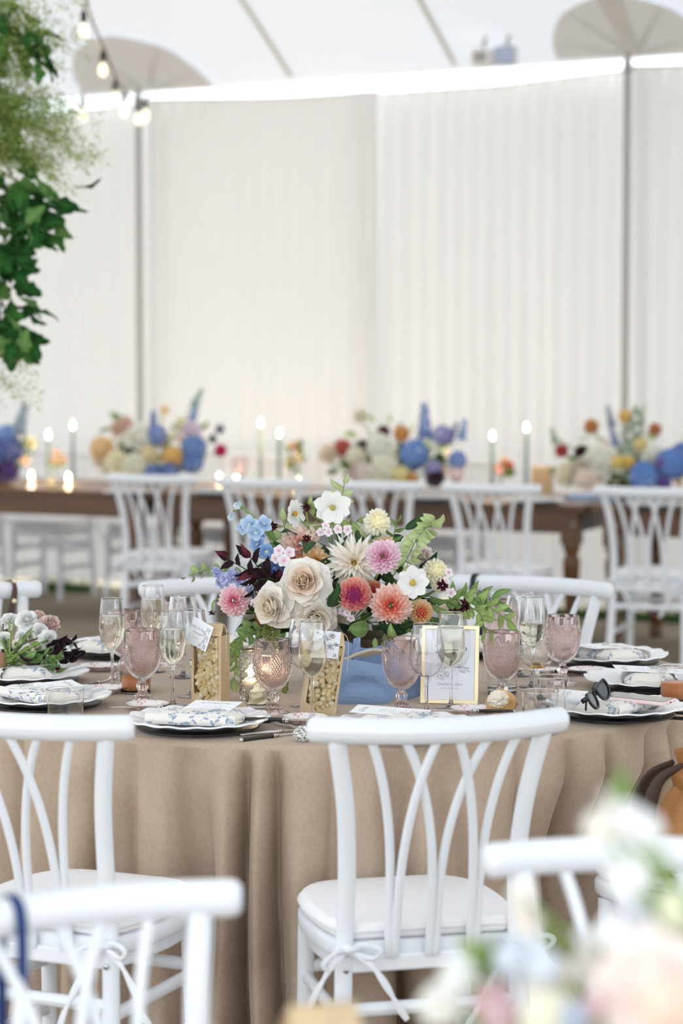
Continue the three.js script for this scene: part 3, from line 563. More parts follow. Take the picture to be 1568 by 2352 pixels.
const fill = (bowlPts, level, k = 0.95) => {
  const pts = splinePts(bowlPts, 60).filter((p) => p[1] <= level).map((p) => [p[0] * k, p[1] + 0.0012]);
  return orient(lathe([[0.0001, pts[0][1]], ...pts, [pts.at(-1)[0], level], [0.0001, level]], 48));
};
const fluteBowl = [[0.003, 0.098], [0.012, 0.101], [0.026, 0.118], [0.0325, 0.146], [0.031, 0.182], [0.0265, 0.225]];
const bubbleGeo = (() => { const r = rng(3), s = new THREE.SphereGeometry(0.0006, 5, 4); return plainMerge(Array.from({ length: 70 }, () => { const y = 0.112 + r() * 0.05, q = r() * 0.02, a = r() * TAU; return moved(s, Math.cos(a) * q, y, Math.sin(a) * q); })); })();
function stemGlass(name, geo, p, label, category, group, liquid) {
  const g = thing(name, label, category, p, 0, group);
  mk('bowl', geo.bowl, mat.glass, g); mk('rim', geo.rim, mat.glass, g); mk('stem', geo.stem, mat.glass, g); mk('foot', geo.foot, mat.glass, g);
  if (liquid) { const l = mk(liquid.name, liquid.geo, liquid.mat, g); if (liquid.bubbles) { const b = mk('bubbles', bubbleGeo, mat.clear, l); b.userData.kind = 'stuff'; } }
}
const bubbly = (level) => ({ name: 'champagne', geo: fill(fluteBowl, level), mat: mat.champagne, bubbles: true });
[[[-0.397, 0.76, -5.644], 'beside the tagged peanut bag', 0.182], [[-0.066, 0.76, -5.437], 'in front of the leaning peanut bag', 0.18], [[0.256, 0.76, -5.61], 'in front of the gold frame', 0.19], [[-0.565, 0.76, -5.918], 'beside the hand bouquet', 0.182], [[-0.488, 0.76, -6.228], 'behind the pink goblet and the coral tumbler', 0.19], [[0.473, 0.76, -5.955], 'behind the coupe glass', 0.16]].forEach(([p, what, lv]) => stemGlass('champagne_flute', fluteGeo, p, `champagne flute ${what}, filled with pale champagne`, 'glass', 'champagne flutes', bubbly(lv)));
[[[-0.404, 0.76, -6.124], 'behind the champagne flute and the tagged bag'], [[-0.362, 0.76, -5.795], 'beside the tagged peanut bag'], [[-0.086, 0.76, -5.644], 'behind the flute at the leaning peanut bag'], [[0.196, 0.76, -5.513], 'between the pink goblet and the gold frame'], [[0.456, 0.76, -6.155], 'behind the champagne flute by the coupe']].forEach(([p, what]) => stemGlass('wine_glass', wineGeo, p, `empty clear wine glass ${what}`, 'glass', 'empty wine glasses'));
stemGlass('coupe_glass', coupeGeo, [0.47, 0.76, -5.753], 'clear coupe glass holding a last sip of amber drink', 'glass', null, { name: 'drink', geo: fill([[0.003, 0.075], [0.018, 0.077], [0.036, 0.092], [0.0415, 0.112], [0.0415, 0.134]], 0.085), mat: mat.amber });

const tumblerGeo = (r, h) => ({ wall: plainMerge([orient(lathe([[r * 0.93, 0.008], [r, h]], 48), outwards), orient(lathe([[r * 0.93 - 0.0016, 0.0086], [r - 0.0014, h]], 48), inwards), orient(lathe([[r - 0.0014, h], [r, h]], 48), upwards)]), rim: new THREE.TorusGeometry(r, 0.0011, 6, 48).rotateX(Math.PI / 2).translate(0, h, 0), base: orient(lathe([[0.0001, 0.0085], [r * 0.92, 0.0085], [r * 0.93, 0.004], [r * 0.9, 0], [0.0001, 0]], 48)) });
function tumbler(p, r, h, label, group, drink) {
  const t = thing('tumbler', label, 'glass', p, 0, group), g = tumblerGeo(r, h);
  mk('wall', g.wall, mat.glass, t); mk('rim', g.rim, mat.glass, t); mk('base', g.base, mat.glass, t);
  if (drink) drink(t, r, h);
}
const iceGeo = rbox(0.024, 0.022, 0.024, 0.004);
const ices = (t, list) => list.forEach(([x, y, z, a]) => { const i = mk('ice_cube', iceGeo, mat.ice, t, [x, y, z]); i.rotation.set(a, a * 2, a * 0.7); });
const cocktail = (lv, fm) => (t, r, h) => {
  mk('drink', lathe([[0.0001, 0.01], [r * 0.87, 0.01], [r * lerp(0.87, 0.94, lv * 0.5), h * lv], [0.0001, h * lv]], 40), mat.juice, t);
  if (fm) mk('foam', lathe([[0.0001, h * lv + 0.0004], [r * 0.895, h * lv + 0.0004], [r * 0.92, h * fm], [0.0001, h * fm]], 40), mat.foam, t);
};
tumbler([-0.502, 0.76, -5.859], 0.04, 0.08, 'short tumbler of coral cocktail with pale foam behind the pink goblet', 'tumblers', cocktail(0.58, 0.86));
tumbler([0.797, 0.76, -5.712], 0.042, 0.085, 'short tumbler of coral cocktail beside the phone', 'tumblers', cocktail(0.55));
tumbler([-0.625, 0.76, -5.424], 0.043, 0.073, 'short empty clear tumbler in front of the blue napkin', 'tumblers');
tumbler([0.472, 0.76, -5.437], 0.0385, 0.1, 'tall clear tumbler with melted ice behind the shorter tumbler', 'tumblers', (t) => ices(t, [[0.006, 0.022, 0.004, 0.3], [-0.012, 0.024, -0.01, 0.9]]));
tumbler([0.437, 0.76, -5.268], 0.0405, 0.092, 'short clear tumbler of ice beside the torn bread roll', 'tumblers', (t) => ices(t, [[-0.013, 0.022, 0.006, 0.4], [0.014, 0.024, 0.004, 1.1], [0.0, 0.043, -0.008, 1.9], [0.006, 0.022, -0.02, 0.1]]));
tumbler([0.391, 0.76, -5.838], 0.038, 0.09, 'straight clear water tumbler behind the pink goblet', 'tumblers', (t, r, h) => mk('water', lathe([[0.0001, 0.01], [r * 0.91, 0.01], [r * 0.94, 0.02], [0.0001, 0.02]], 32), mat.ice, t));

// ------------------------------------------------------------------ votive, butter, bread, pebble
const cutRelief = (n, k) => (a, v, y) => { const s = (a / TAU) * n, j = y * k; return 0.0016 * Math.max(ridge((((s + j) % 1) + 1) % 1 - 0.5), ridge((((s - j) % 1) + 1) % 1 - 0.5)); };
const flameGeo = lathe(splinePts([[0.0001, 0], [0.0045, 0.006], [0.005, 0.011], [0.0025, 0.022], [0.0001, 0.032]], 20), 12);
function flame(parent, y, power) { mk('flame', flameGeo, mat.flame, parent, [0, y, 0]); lampLight(0, y + 0.012, 0, power, parent); }
{
  const v = thing('votive_holder', 'cut glass votive holder with a lit candle in front of the flowers', 'candle', [-0.218, 0.76, -5.753]);
  mk('glass', plainMerge([orient(turned(60, 96, (q) => [0.0255, lerp(0.002, 0.121, q)], (a, q, y) => (y > 0.012 && y < 0.112 ? cutRelief(9, 55)(a, q, y) : 0)), outwards), orient(lathe([[0.0255, 0.121], [0.0235, 0.1225], [0.0225, 0.12], [0.0225, 0.01], [0.0001, 0.009]], 60), inwards), orient(lathe([[0.0001, 0.001], [0.0255, 0.002]], 60), downwards)]), mat.glass, v);
  const c = mk('candle', lathe([[0.0001, 0.012], [0.019, 0.012], [0.019, 0.045], [0.016, 0.047], [0.0001, 0.046]], 28), mat.wax, v);
  mk('wick', sweep([[0, 0.046, 0], [0.0005, 0.054, 0]], 0.0007, { sides: 5, seg: 2 }), mat.black, c); flame(v, 0.052, 0.06);
  const b = thing('butter_bowl', 'ribbed glass bowl with a swirl of piped butter', 'bowl', [-0.198, 0.76, -5.624]);
  mk('bowl', plainMerge([orient(turned(24, 120, (q) => [lerp(0.024, 0.032, q), lerp(0.002, 0.04, q)], (a) => 0.0009 * Math.cos(a * 30)), outwards), orient(lathe([[0.032, 0.04], [0.0305, 0.0408], [0.029, 0.039], [0.021, 0.007], [0.0001, 0.006]], 60), inwards), orient(lathe([[0.0001, 0.001], [0.024, 0.002]], 40), downwards)]), mat.glass, b);
  mk('butter', turned(50, 60, (q) => [lerp(0.027, 0.002, Math.pow(q, 1.6)), 0.012 + q * 0.05], (a, q, y) => 0.0032 * Math.cos(a * 5 + q * 16) * (1 - q) + 0.002 * Math.sin(q * 22 + a)), mat.butter, b).position.x = 0.004;
}
{
  const r = thing('bread_roll', 'torn crusty bread roll showing its white crumb', 'bread', [0.368, 0.76, -5.519], deg(20));
  const cr = lin('#c08748'), lt = lin('#e5bf86'), wh = lin('#f1e6d2');
  const ball = (side) => { const g = new THREE.SphereGeometry(1, 48, 32, 0, TAU, 0, Math.PI), p = g.attributes.position.array, col = []; for (let i = 0; i < p.length; i += 3) { let [x, y, z] = [p[i], p[i + 1], p[i + 2]]; const n = 1 + 0.07 * noise(x * 2, y * 2, z * 2 + side) + 0.02 * noise(x * 8, y * 8, z * 8); x *= 0.036 * n; y *= 0.03 * n; z *= 0.032 * n; col.push(...mixc(cr, lt, clamp(0.5 + noise(x * 60, y * 60, z * 60), 0, 1))); p[i] = x; p[i + 1] = y + 0.027; p[i + 2] = z; } g.setAttribute('color', new THREE.Float32BufferAttribute(col, 3)); g.computeVertexNormals(); return g; };
  mk('crust', ball(2), mat.crust, r);
  const t = new THREE.SphereGeometry(1, 64, 48), p = t.attributes.position.array, col = []; for (let i = 0; i < p.length; i += 3) { const n = 1 + 0.2 * noise(p[i] * 2.4, p[i + 1] * 2.4, p[i + 2] * 2.4) + 0.14 * noise(p[i] * 6, p[i + 1] * 6, p[i + 2] * 6) + 0.06 * noise(p[i] * 16, p[i + 1] * 16, p[i + 2] * 16); p[i] = p[i] * 0.025 * n - 0.014; p[i + 1] = p[i + 1] * 0.02 * n + 0.038; p[i + 2] = p[i + 2] * 0.022 * n + 0.014; col.push(...wh); } t.setAttribute('color', new THREE.Float32BufferAttribute(col, 3)); t.computeVertexNormals();
  mk('crumb', t, mat.bread, r);
  const s = new THREE.IcosahedronGeometry(1, 4), q = s.attributes.position.array; for (let i = 0; i < q.length; i += 3) { const n = 1 + 0.22 * noise(q[i] * 1.8, q[i + 1] * 1.8, q[i + 2] * 1.8); q[i] *= 0.021 * n; q[i + 1] = q[i + 1] * 0.0175 * n + 0.017; q[i + 2] *= 0.017 * n; } s.computeVertexNormals();
  tag(mk('pebble', s, mat.terrazzo, scene, [-0.083, 0.76, -5.142]), 'black and white speckled pebble with a green fleck at the table edge', 'pebble');
  const k = rbox(0.03, 0.012, 0.02, 0.002); const m = mk('matchbox', k, mat.pole, scene, [0.332, 0.76, -5.153]); m.position.y += 0.006; m.rotation.y = 0.3; tag(m, 'small grey matchbox lying by the plate before the blue wrap', 'matchbox');
}

// ------------------------------------------------------------------ cutlery with dark handles
const handleGeo = sweep([[0, 0.004, 0], [0, 0.0045, 0.045], [0, 0.004, 0.09]], (t) => [0.0062 + 0.0012 * t, 0.0042], { sides: 12, seg: 10, up: V(0, 1, 0) });
const capGeo = new THREE.SphereGeometry(0.0072, 12, 8).scale(1, 0.65, 0.7), ferrule = sweep([[0, 0.004, -0.008], [0, 0.004, 0.006]], (t) => [0.005 + 0.0016 * t, 0.0045], { sides: 12, seg: 3, up: V(0, 1, 0) });
const bladeGeo = sheet(12, 2, (u, v) => [(v - 0.5) * (0.012 + 0.005 * Math.sin(u * 3)) * (u > 0.85 ? (1 - u) * 6.6 : 1), 0.004, -0.008 - u * 0.11], { thick: 0.001 });
const neckGeo = sweep([[0, 0.004, -0.006], [0, 0.003, -0.04], [0, 0.004, -0.075]], (t) => [0.0032, 0.002], { sides: 8, seg: 10, up: V(0, 1, 0) });
const spoonGeo = sheet(14, 14, (u, v) => { const a = v * TAU, r = u; return [Math.cos(a) * r * 0.017, 0.002 + 0.006 * r * r, -0.1 + Math.sin(a) * r * 0.026]; }, { thick: 0.001 });
const tineGeo = [-1.5, -0.5, 0.5, 1.5].map((k) => sweep([[k * 0.0058, 0.006, -0.095], [k * 0.0056, 0.004, -0.12], [k * 0.0052, 0.0065, -0.142]], (t) => [0.0013 * (1 - 0.5 * t), 0.001], { sides: 6, seg: 8, up: V(0, 1, 0) })), forkHead = sheet(8, 6, (u, v) => [(v - 0.5) * lerp(0.006, 0.021, Math.sin(u * 1.5)), 0.004 + 0.002 * u, -0.07 - u * 0.027], { thick: 0.0012 });
function cutlery(kind, p, turn, where, tilt = 0, grip = mat.ebony) {
  const g = thing(`table_${kind}`, `${grip === mat.ebony ? 'dark handled' : 'silver handled'} ${kind} ${where}`, kind, p, turn, `table ${kind}s`);
  g.rotation.set(tilt, turn, 0, 'YXZ');
  const h = mk('handle', handleGeo, grip, g); mk('end_cap', capGeo, mat.silver, h, [0, 0.004, 0.091]); mk('ferrule', ferrule, mat.silver, g);
  if (kind === 'knife') mk('blade', bladeGeo, mat.silver, g); else mk('neck', neckGeo, mat.silver, g);
  if (kind === 'spoon') mk('bowl', spoonGeo, mat.silver, g);
  if (kind === 'fork') { const f = mk('fork_head', forkHead, mat.silver, g); tineGeo.forEach((t) => mk('tine', t, mat.silver, f)); }
}
const up = (a, h) => [a[0], a[1] + h, a[2]];
cutlery('knife', up([-0.415, 0.777, -5.494], 0), deg(93), 'resting on the butter dish by the pink goblet');
cutlery('knife', up([0.302, 0.782, -5.405], 0), deg(108), 'resting on the butter dish beside the torn roll', 0.06);
cutlery('knife', [-0.138, 0.76, -5.256], deg(-63), 'lying at the edge beside the scalloped plate', 0, mat.silver);
cutlery('knife', [-0.126, 0.76, -5.388], deg(-100), 'tucked behind the scalloped plate by the goblet foot');
cutlery('knife', up([-0.124, 0.782, -5.281], 0), deg(-96), 'laid over the butter dish by the speckled pebble');
cutlery('spoon', [-0.144, 0.76, -5.199], deg(-52), 'with a bright bowl beside the speckled pebble');
cutlery('fork', [-0.065, 0.76, -5.256], deg(38), 'beside the speckled pebble, under the chair rail');
cutlery('fork', [-0.038, 0.76, -5.268], deg(30), 'half hidden behind the chair rail by the pebble');
cutlery('knife', [0.378, 0.76, -5.28], deg(22), 'beside the small grey matchbox');
cutlery('spoon', [0.397, 0.76, -5.303], deg(22), 'under the chair rail end by the matchbox');
cutlery('fork', [-0.617, 0.76, -5.351], deg(4), 'in front of the plate under the clear tumbler');
cutlery('knife', [-0.583, 0.76, -5.351], deg(-10), 'in front of the plate by the clear tumbler');
cutlery('fork', [-0.609, 0.76, -6], deg(-20), 'with bright tines beside the bouquet plate');
cutlery('fork', [-0.808, 0.76, -5.824], deg(-60), 'between the bouquet and the tumbler setting');
cutlery('fork', up([0.532, 0.782, -6.054], 0), deg(70), 'leaning on the dish behind the clear tumblers');
cutlery('knife', [0.715, 0.76, -6.147], deg(64), 'beside the scalloped plate across the table', 0, mat.silver);
cutlery('fork', [0.771, 0.76, -6.195], deg(95), 'behind the plate past the coral cocktail');
cutlery('knife', [0.731, 0.76, -5.526], deg(74), 'under the phone at the table edge');
cutlery('spoon', [0.724, 0.76, -5.449], deg(70), 'at the table edge past the phone');
cutlery('knife', [0.739, 0.76, -6.211], deg(-52), 'crossing the black charger across the table');

// ------------------------------------------------------------------ phone and sunglasses
{
  const p = thing('phone', 'phone with black screen in a pale pink case', 'phone', up([0.676, 0.8, -5.462], 0), 0); p.rotation.set(0.03, deg(62), 0.0, 'YXZ');
  mk('case', rbox(0.076, 0.009, 0.155, 0.004, 3), mat.pinkCase, p, [0, 0.0045, 0]); mk('screen', rbox(0.069, 0.001, 0.147, 0.0004), mat.screen, p, [0, 0.0093, 0]); mk('port', rbox(0.009, 0.003, 0.002, 0.001), mat.black, p, [0, 0.0045, 0.0775]);
  const s = thing('sunglasses', 'black sunglasses lying tilted on the printed napkin', 'sunglasses', up([0.583, 0.806, -5.358], 0.002), 0); s.rotation.set(-0.5, deg(60), 0.2, 'YXZ'); s.scale.setScalar(1.02);
  for (const k of [-1, 1]) {
    const o = new THREE.Shape(); o.moveTo(-0.026, 0.017); o.lineTo(0.022, 0.021); o.quadraticCurveTo(0.03, 0.018, 0.028, 0); o.quadraticCurveTo(0.02, -0.022, -0.004, -0.021); o.quadraticCurveTo(-0.026, -0.018, -0.026, 0.017);
    const hole = new THREE.Path(); hole.setFromPoints(o.getPoints(14).map((q) => V2(q.x * 0.84 + 0.0003, q.y * 0.8))); const ring = o.clone(); ring.holes = [hole];
    const f = mk('rim', new THREE.ExtrudeGeometry(ring, { depth: 0.004, bevelEnabled: true, bevelSize: 0.0012, bevelThickness: 0.001, bevelSegments: 2 }), mat.black, s); f.position.set(0.034 * k, 0.022, 0); f.scale.x = k; f.rotation.y = -0.12 * k;
    const l = mk('lens', new THREE.ExtrudeGeometry(new THREE.Shape(o.getPoints(14).map((q) => V2(q.x * 0.85, q.y * 0.82))), { depth: 0.0014, bevelEnabled: false }), mat.lens, f, [0, 0, 0.001]); l.scale.x = 1;
    mk('temple', sweep([[0.061 * k, 0.034, 0.002], [0.066 * k, 0.034, -0.008], [0.05 * k, 0.033, -0.014 - 0.006 * k], [0.0, 0.03, -0.016 - 0.006 * k], [-0.05 * k, 0.012, -0.012 - 0.006 * k]], (t) => [0.0016, 0.0055 - 0.002 * t], { sides: 8, seg: 20, up: V(0, 1, 0) }), mat.black, s);
  }
  mk('bridge', sweep([[-0.01, 0.034, 0.002], [0, 0.037, 0.004], [0.01, 0.034, 0.002]], 0.0022, { sides: 8, seg: 8 }), mat.black, s);
}

// ------------------------------------------------------------------ gold picture frame with the table card
{
  const f = thing('picture_frame', 'slim gold frame with a white table card of drawn flowers and script', 'frame', [0.255, 0.76, -5.677], deg(-7)); f.rotation.set(deg(-9), deg(-8), 0, 'YXZ');
  const w = 0.138, h = 0.186, b = 0.0098;
  for (const s of [-1, 1]) { mk('frame_bar', rbox(b, h, 0.012, 0.0015), mat.gold, f, [(w - b) / 2 * s, h / 2, 0]); mk('frame_bar', rbox(w, b, 0.0121, 0.0015), mat.gold, f, [0, h / 2 + (h - b) / 2 * s, 0]); }
  mk('printed_card', new THREE.PlaneGeometry(w - b, h - b), mat.print, f, [0, h / 2, 0.001]);
  mk('glazing', new THREE.PlaneGeometry(w - b, h - b), mat.clear, f, [0, h / 2, 0.0042]);
  mk('backing', rbox(w - 0.004, h - 0.004, 0.003, 0.001), mat.blackMatt, f, [0, h / 2, -0.003]);
  const st = mk('easel_strut', rbox(0.03, 0.14, 0.003, 0.001), mat.blackMatt, f); st.position.set(0, 0.068, -0.026); st.rotation.x = deg(18);
}

// ------------------------------------------------------------------ kraft bags of peanuts, each with a window and a tag
const peanutGeo = [0, 1, 2].map((k) => { const g = lathe(splinePts([[0.0001, -0.0125], [0.0058, -0.0102], [0.0074, -0.0055], [0.006 + k * 0.0005, 0], [0.0073, 0.0055], [0.0056, 0.0102], [0.0001, 0.0124]], 14), 12); const p = g.attributes.position.array; for (let i = 0; i < p.length; i += 3) { const n = 1 + 0.12 * noise(p[i] * 260, p[i + 1] * 260, p[i + 2] * 260 + k); p[i] *= n; p[i + 2] *= n; p[i] += (k - 1) * 0.0012 * Math.sin(p[i + 1] * 160); } g.computeVertexNormals(); return g; });
const peanutTones = ['rgb(232, 218, 184)', 'rgb(239, 228, 202)', 'rgb(223, 205, 164)'].map((c) => P({ color: c, roughness: 0.85, bumpMap: grainTex, bumpScale: 0.0012 }));
function peanutBag(p, turn, lean, label, tagMat, tagAt, inside, seed, nuts = true) {
  const W = 0.078, D = 0.045, Hh = 0.165, T = 0.0009, r = rng(seed);
  const g = thing('kraft_bag', label, 'bag', p, turn, 'kraft bags of peanuts'); g.rotation.set(0, turn, lean, 'YXZ');
  const pan = (w, h) => rbox(w, h, T, 0.0003, 1);
  mk('back_panel', pan(W, Hh), mat.kraft, g, [0, Hh / 2, -D / 2]);
  for (const s of [-1, 1]) { const q = mk('side_panel', pan(D, Hh), mat.kraft, g, [(W / 2) * s, Hh / 2, 0]); q.rotation.y = Math.PI / 2; }
  mk('bottom_panel', rbox(W, T, D, 0.0003, 1), mat.kraft, g, [0, T, 0]);
  for (const s of [-1, 1]) mk('front_border', pan(0.006, Hh), mat.kraft, g, [(W / 2 - 0.003) * s, Hh / 2, D / 2]);
  const flap = new THREE.Shape(); flap.moveTo(-W / 2, 0); flap.lineTo(W / 2, 0); flap.lineTo(W / 2, 0.032); flap.lineTo(-0.004, 0.008); flap.lineTo(-W / 2, 0.032);
  mk('bottom_flap', new THREE.ExtrudeGeometry(flap, { depth: T, bevelEnabled: false }), mat.kraft, g, [0, 0, D / 2 + 0.0006]);
  mk('window', new THREE.PlaneGeometry(W - 0.011, Hh - 0.01), mat.film, g, [0, Hh / 2, D / 2]);
  const top = mk('folded_top', sheet(16, 8, (u, v) => { const y = Hh + v * 0.026, z = lerp(D / 2, 0.002, Math.pow(v, 0.7)); return [(u - 0.5) * W * (1 - 0.1 * v), y, z + 0.0015 * noise(u * 6, v * 3, seed)]; }, { thick: 0.0008 }), mat.kraft, g);
  mk('folded_back', sheet(16, 8, (u, v) => { const y = Hh + v * 0.026, z = lerp(-D / 2, -0.002, Math.pow(v, 0.7)); return [(u - 0.5) * W * (1 - 0.1 * v), y, z]; }, { thick: 0.0008 }), mat.kraft, top);
  mk('string', sweep([[0, Hh + 0.008, D / 2], [0.02, Hh + 0.03, 0.012], [0.042, Hh + 0.022, 0.006], [0.05, Hh - 0.02, 0.016], [0.052, Hh - 0.06, 0.02]], 0.0009, { sides: 5, seg: 24 }), mat.cord, g);
  const tg = mk('tag', new THREE.PlaneGeometry(tagAt[3], tagAt[3]), tagMat, g, [tagAt[0], tagAt[1], D / 2 + 0.006]); tg.rotation.set(-0.06, tagAt[4] ?? 0, tagAt[2]);
  mk('tag_card', rbox(tagAt[3], tagAt[3], 0.0006, 0.0002, 1), mat.card, tg, [0, 0, -0.0006]);
  if (!nuts) return g;
  g.updateMatrixWorld();
  for (let k = 0; k < 96; k++) {
    const layer = k < 58 ? 0 : 1, i = layer ? k - 58 : k, row = Math.floor(i / 5.2), x = ((i % 5.2) / 5.2 - 0.4) * (W - 0.01) + (r() - 0.5) * 0.006, y = 0.014 + row * (layer ? 0.02 : 0.0136) + (r() - 0.5) * 0.005, z = (layer ? 0.0 : D / 2 - 0.0085) + (r() - 0.5) * 0.003;
    const n = mk('peanut', peanutGeo[k % 3], peanutTones[(k * 7) % 3]); n.position.copy(g.localToWorld(V(clamp(x, -W / 2 + 0.012, W / 2 - 0.012), y, z)));
    n.quaternion.copy(g.quaternion).multiply(new THREE.Quaternion().setFromEuler(new THREE.Euler((r() - 0.5) * 0.5, r() * 6, (r() - 0.5) * 2.6)));
    tag(n, inside, 'peanut', inside);
  }
  return g;
}
peanutBag([-0.31, 0.76, -5.684], deg(-24), 0.0, 'kraft paper bag of peanuts with a slanted white name tag', mat.tagPrint, [-0.014, 0.168, -0.36, 0.064, -0.2], 'peanut in its shell inside the bag with the name tag', 31);
peanutBag([-0.056, 0.76, -5.526], deg(8), -0.14, 'leaning kraft paper bag of peanuts with a flower drawn tag', mat.floralTag, [-0.006, 0.166, -0.0, 0.062, 0.05], 'peanut in its shell inside the leaning bag with the flower tag', 57);
const nearBag = peanutBag([-0.02, 0.76, -2.42], deg(16), 0.0, 'blurred kraft paper bag standing on the table below the camera', mat.tagPrint, [0.0, 0.13, 0.3, 0.05], '', 12, false);

// ------------------------------------------------------------------ dusty blue wrap with a cream cord at the foot of the flowers
{
  const w = thing('blue_wrap', 'dusty blue soft wrap with a cream cord below the flower arrangement', 'cloth', [0.068, 0.76, -5.684]);
  const S = 0.001 * 1.005;                   // about a millimetre to a pixel there
  mk('front_fold', sheet(48, 30, (u, v) => {    // a full, rounded pouch: flat top edge, one rounded lower corner
    const x = lerp(-82, 70, u), corner = clamp((u - 0.66) / 0.34, 0, 1), low = 1 + 34 * Math.pow(corner, 3), hi = 100 + 5 * Math.sin(u * 5.5 + 0.4) - 4 * u, y = lerp(low, hi, v);
    const puff = 30 * Math.pow(Math.sin(Math.PI * clamp(0.12 + u * 0.8, 0, 1)), 0.8) * Math.sin(Math.PI * clamp(0.2 + v * 0.62, 0, 1)), groove = -22 * Math.exp(-(((v - 0.5 + 1.5 * (u - 0.45) ** 2) / 0.16) ** 2)) * Math.exp(-(((u - 0.42) / 0.3) ** 2));
    return [x * S, y * S, (puff + groove - 20 * v * v) * S];
  }, { thick: 0.0035 }), mat.bluecloth, w);
  mk('tail', sheet(24, 20, (u, v) => { const a = (v - 0.5) * 2.7, r = 36 * Math.sqrt(u); return [(78 + Math.cos(a) * r * 1.6) * S, (35 + Math.sin(a) * r * 0.97) * S, (-56 + 5 * Math.sin(u * 2.6)) * S]; }, { thick: 0.0035 }), mat.bluecloth, w);
  mk('back_fold', sheet(40, 12, (u, v) => { const x = lerp(-74, 66, u), y = lerp(40, 134 + 7 * Math.sin(u * 8 + 1) - 18 * u * u, v); return [x * S, y * S, (-58 + 12 * Math.sin(u * 6) - 12 * v) * S]; }, { thick: 0.0035 }), mat.bluecloth, w);
  mk('curl', sheet(30, 14, (u, v) => { const a = lerp(-0.6, 3.3, u), y0 = 92 + 20 * (1 - u), y1 = 148 - 44 * u * u + 6 * Math.sin(u * 7); return [(-58 + 22 * Math.cos(a) + u * 44) * S, lerp(y0, y1, v) * S, (-36 + 16 * Math.sin(a)) * S]; }, { thick: 0.0035 }), mat.bluecloth, w);
  for (let k = 0; k < 4; k++) mk('cord', sweep([[-0.07, 0.1 - k * 0.002, -0.028 + k * 0.004], [-0.03, 0.107 + k * 0.003, -0.03 + k * 0.005], [0.02, 0.118 + k * 0.0025, -0.026 + k * 0.004], [0.06, 0.122 - k * 0.005, -0.026 + k * 0.004]], 0.0042, { sides: 8, seg: 20 }), mat.cord, w);
}

// ------------------------------------------------------------------ bags and straps on the chairs
function strap(name, label, p, turn, pts, w, m, studs) {
  const g = thing(name, label, 'bag', p, turn);
  mk('strap', sweep(pts, [w, 0.0018], { sides: 8, seg: 40, up: V(1, 0, 0.001) }).rotateY(0), m, g);
  (studs ?? []).forEach((s) => { const q = mk('stud', new THREE.SphereGeometry(0.007, 10, 8), mat.gold, g, s); q.scale.y = 0.8; });
  return g;
}
const onRail = (c, x) => { c.updateMatrixWorld(); return c.localToWorld(V(x, 0.888, railZ(x))); };
function bagOnRail(c, x, label, m, w, drop, studs, bodyMat) {
  const q = onRail(c, x), a = c.rotation.y, g = thing('handbag', label, 'bag', [q.x, q.y, q.z], a);
  // across = along the rail; the loop passes over the rail and hangs both sides
  const loop = [];
  for (let i = 0; i <= 10; i++) { const b = Math.PI * (i / 10); loop.push([0, Math.sin(b) * 0.028, Math.cos(b) * 0.028]); }
  const pts = [[0, -drop, 0.03], [0, -drop * 0.5, 0.031], ...loop, [0, -drop * 0.5, -0.031], [0, -drop, -0.03]];
  const geo = sweep(pts, [0.0022, w], { sides: 8, seg: 60, up: V(1, 0, 0) });
  mk('strap', geo, m, g);
  (studs ?? []).forEach(([y, z]) => mk('stud', new THREE.SphereGeometry(0.0075, 10, 8), mat.gold, g, [0, y, z]));
  const body = mk('body', rbox(0.2, 0.16, 0.06, 0.02, 4), bodyMat ?? m, g, [0, -drop - 0.06, 0.03]);
  mk('flap', rbox(0.19, 0.08, 0.012, 0.005, 3), bodyMat ?? m, body, [0, 0.035, 0.03]);
  return g;
}
bagOnRail(chairC, 0.045, 'handbag on a navy strap hung over a white chair rail', mat.navy, 0.008, 0.4);
bagOnRail(chairF, 0.19, 'handbag on a black strap hung over a white chair rail', mat.blackMatt, 0.0095, 0.2);
const hb = bagOnRail(chairH, -0.17, 'dark brown handbag on a gold studded strap over a white chair rail', mat.leather, 0.011, 0.16, [[0.026, -0.014], [-0.03, -0.034], [-0.03, 0.034], [0.026, 0.014]]);
hb.rotation.z = 0.3;
{
  // tan leather bucket bag standing on the cushion of the chair at the table's open side
  chairE.updateMatrixWorld(); const q = chairE.localToWorld(V(0.04, 0.52, 0.02));
  const b = thing('bucket_bag', 'tan leather bucket bag with a dark brown looped handle', 'bag', [0.755, 0.499, -5.02], deg(20));
  mk('body', turned(30, 64, (v) => { const [r, y] = poly([[0.07, 0], [0.1, 0.03], [0.105, 0.1], [0.07, 0.17], [0.055, 0.19]])(v); return [r, y]; }, (a, v) => 0.006 * Math.sin(a * 7 + v * 3) * v), mat.tan, b);
  mk('collar', lathe(splinePts([[0.056, 0.186], [0.066, 0.215], [0.05, 0.232], [0.058, 0.262]], 20), 32), mat.tan, b);
  for (const s of [-1, 1]) mk('handle', sweep([[-0.055, 0.24, 0.02 * s], [-0.11, 0.21, 0.022 * s], [-0.135, 0.14, 0.024 * s], [-0.12, 0.07, 0.02 * s], [-0.095, 0.03, 0.015 * s]], (t) => [0.006 + 0.011 * Math.sin(t * Math.PI), 0.004], { sides: 8, seg: 30 }), mat.darkTan, b);
  mk('base', lathe([[0.0001, 0], [0.07, 0], [0.072, 0.006], [0.0001, 0.006]], 32), mat.tan, b);
}

// ------------------------------------------------------------------ flowers: petals, leaves, blooms
const petalCache = new Map();
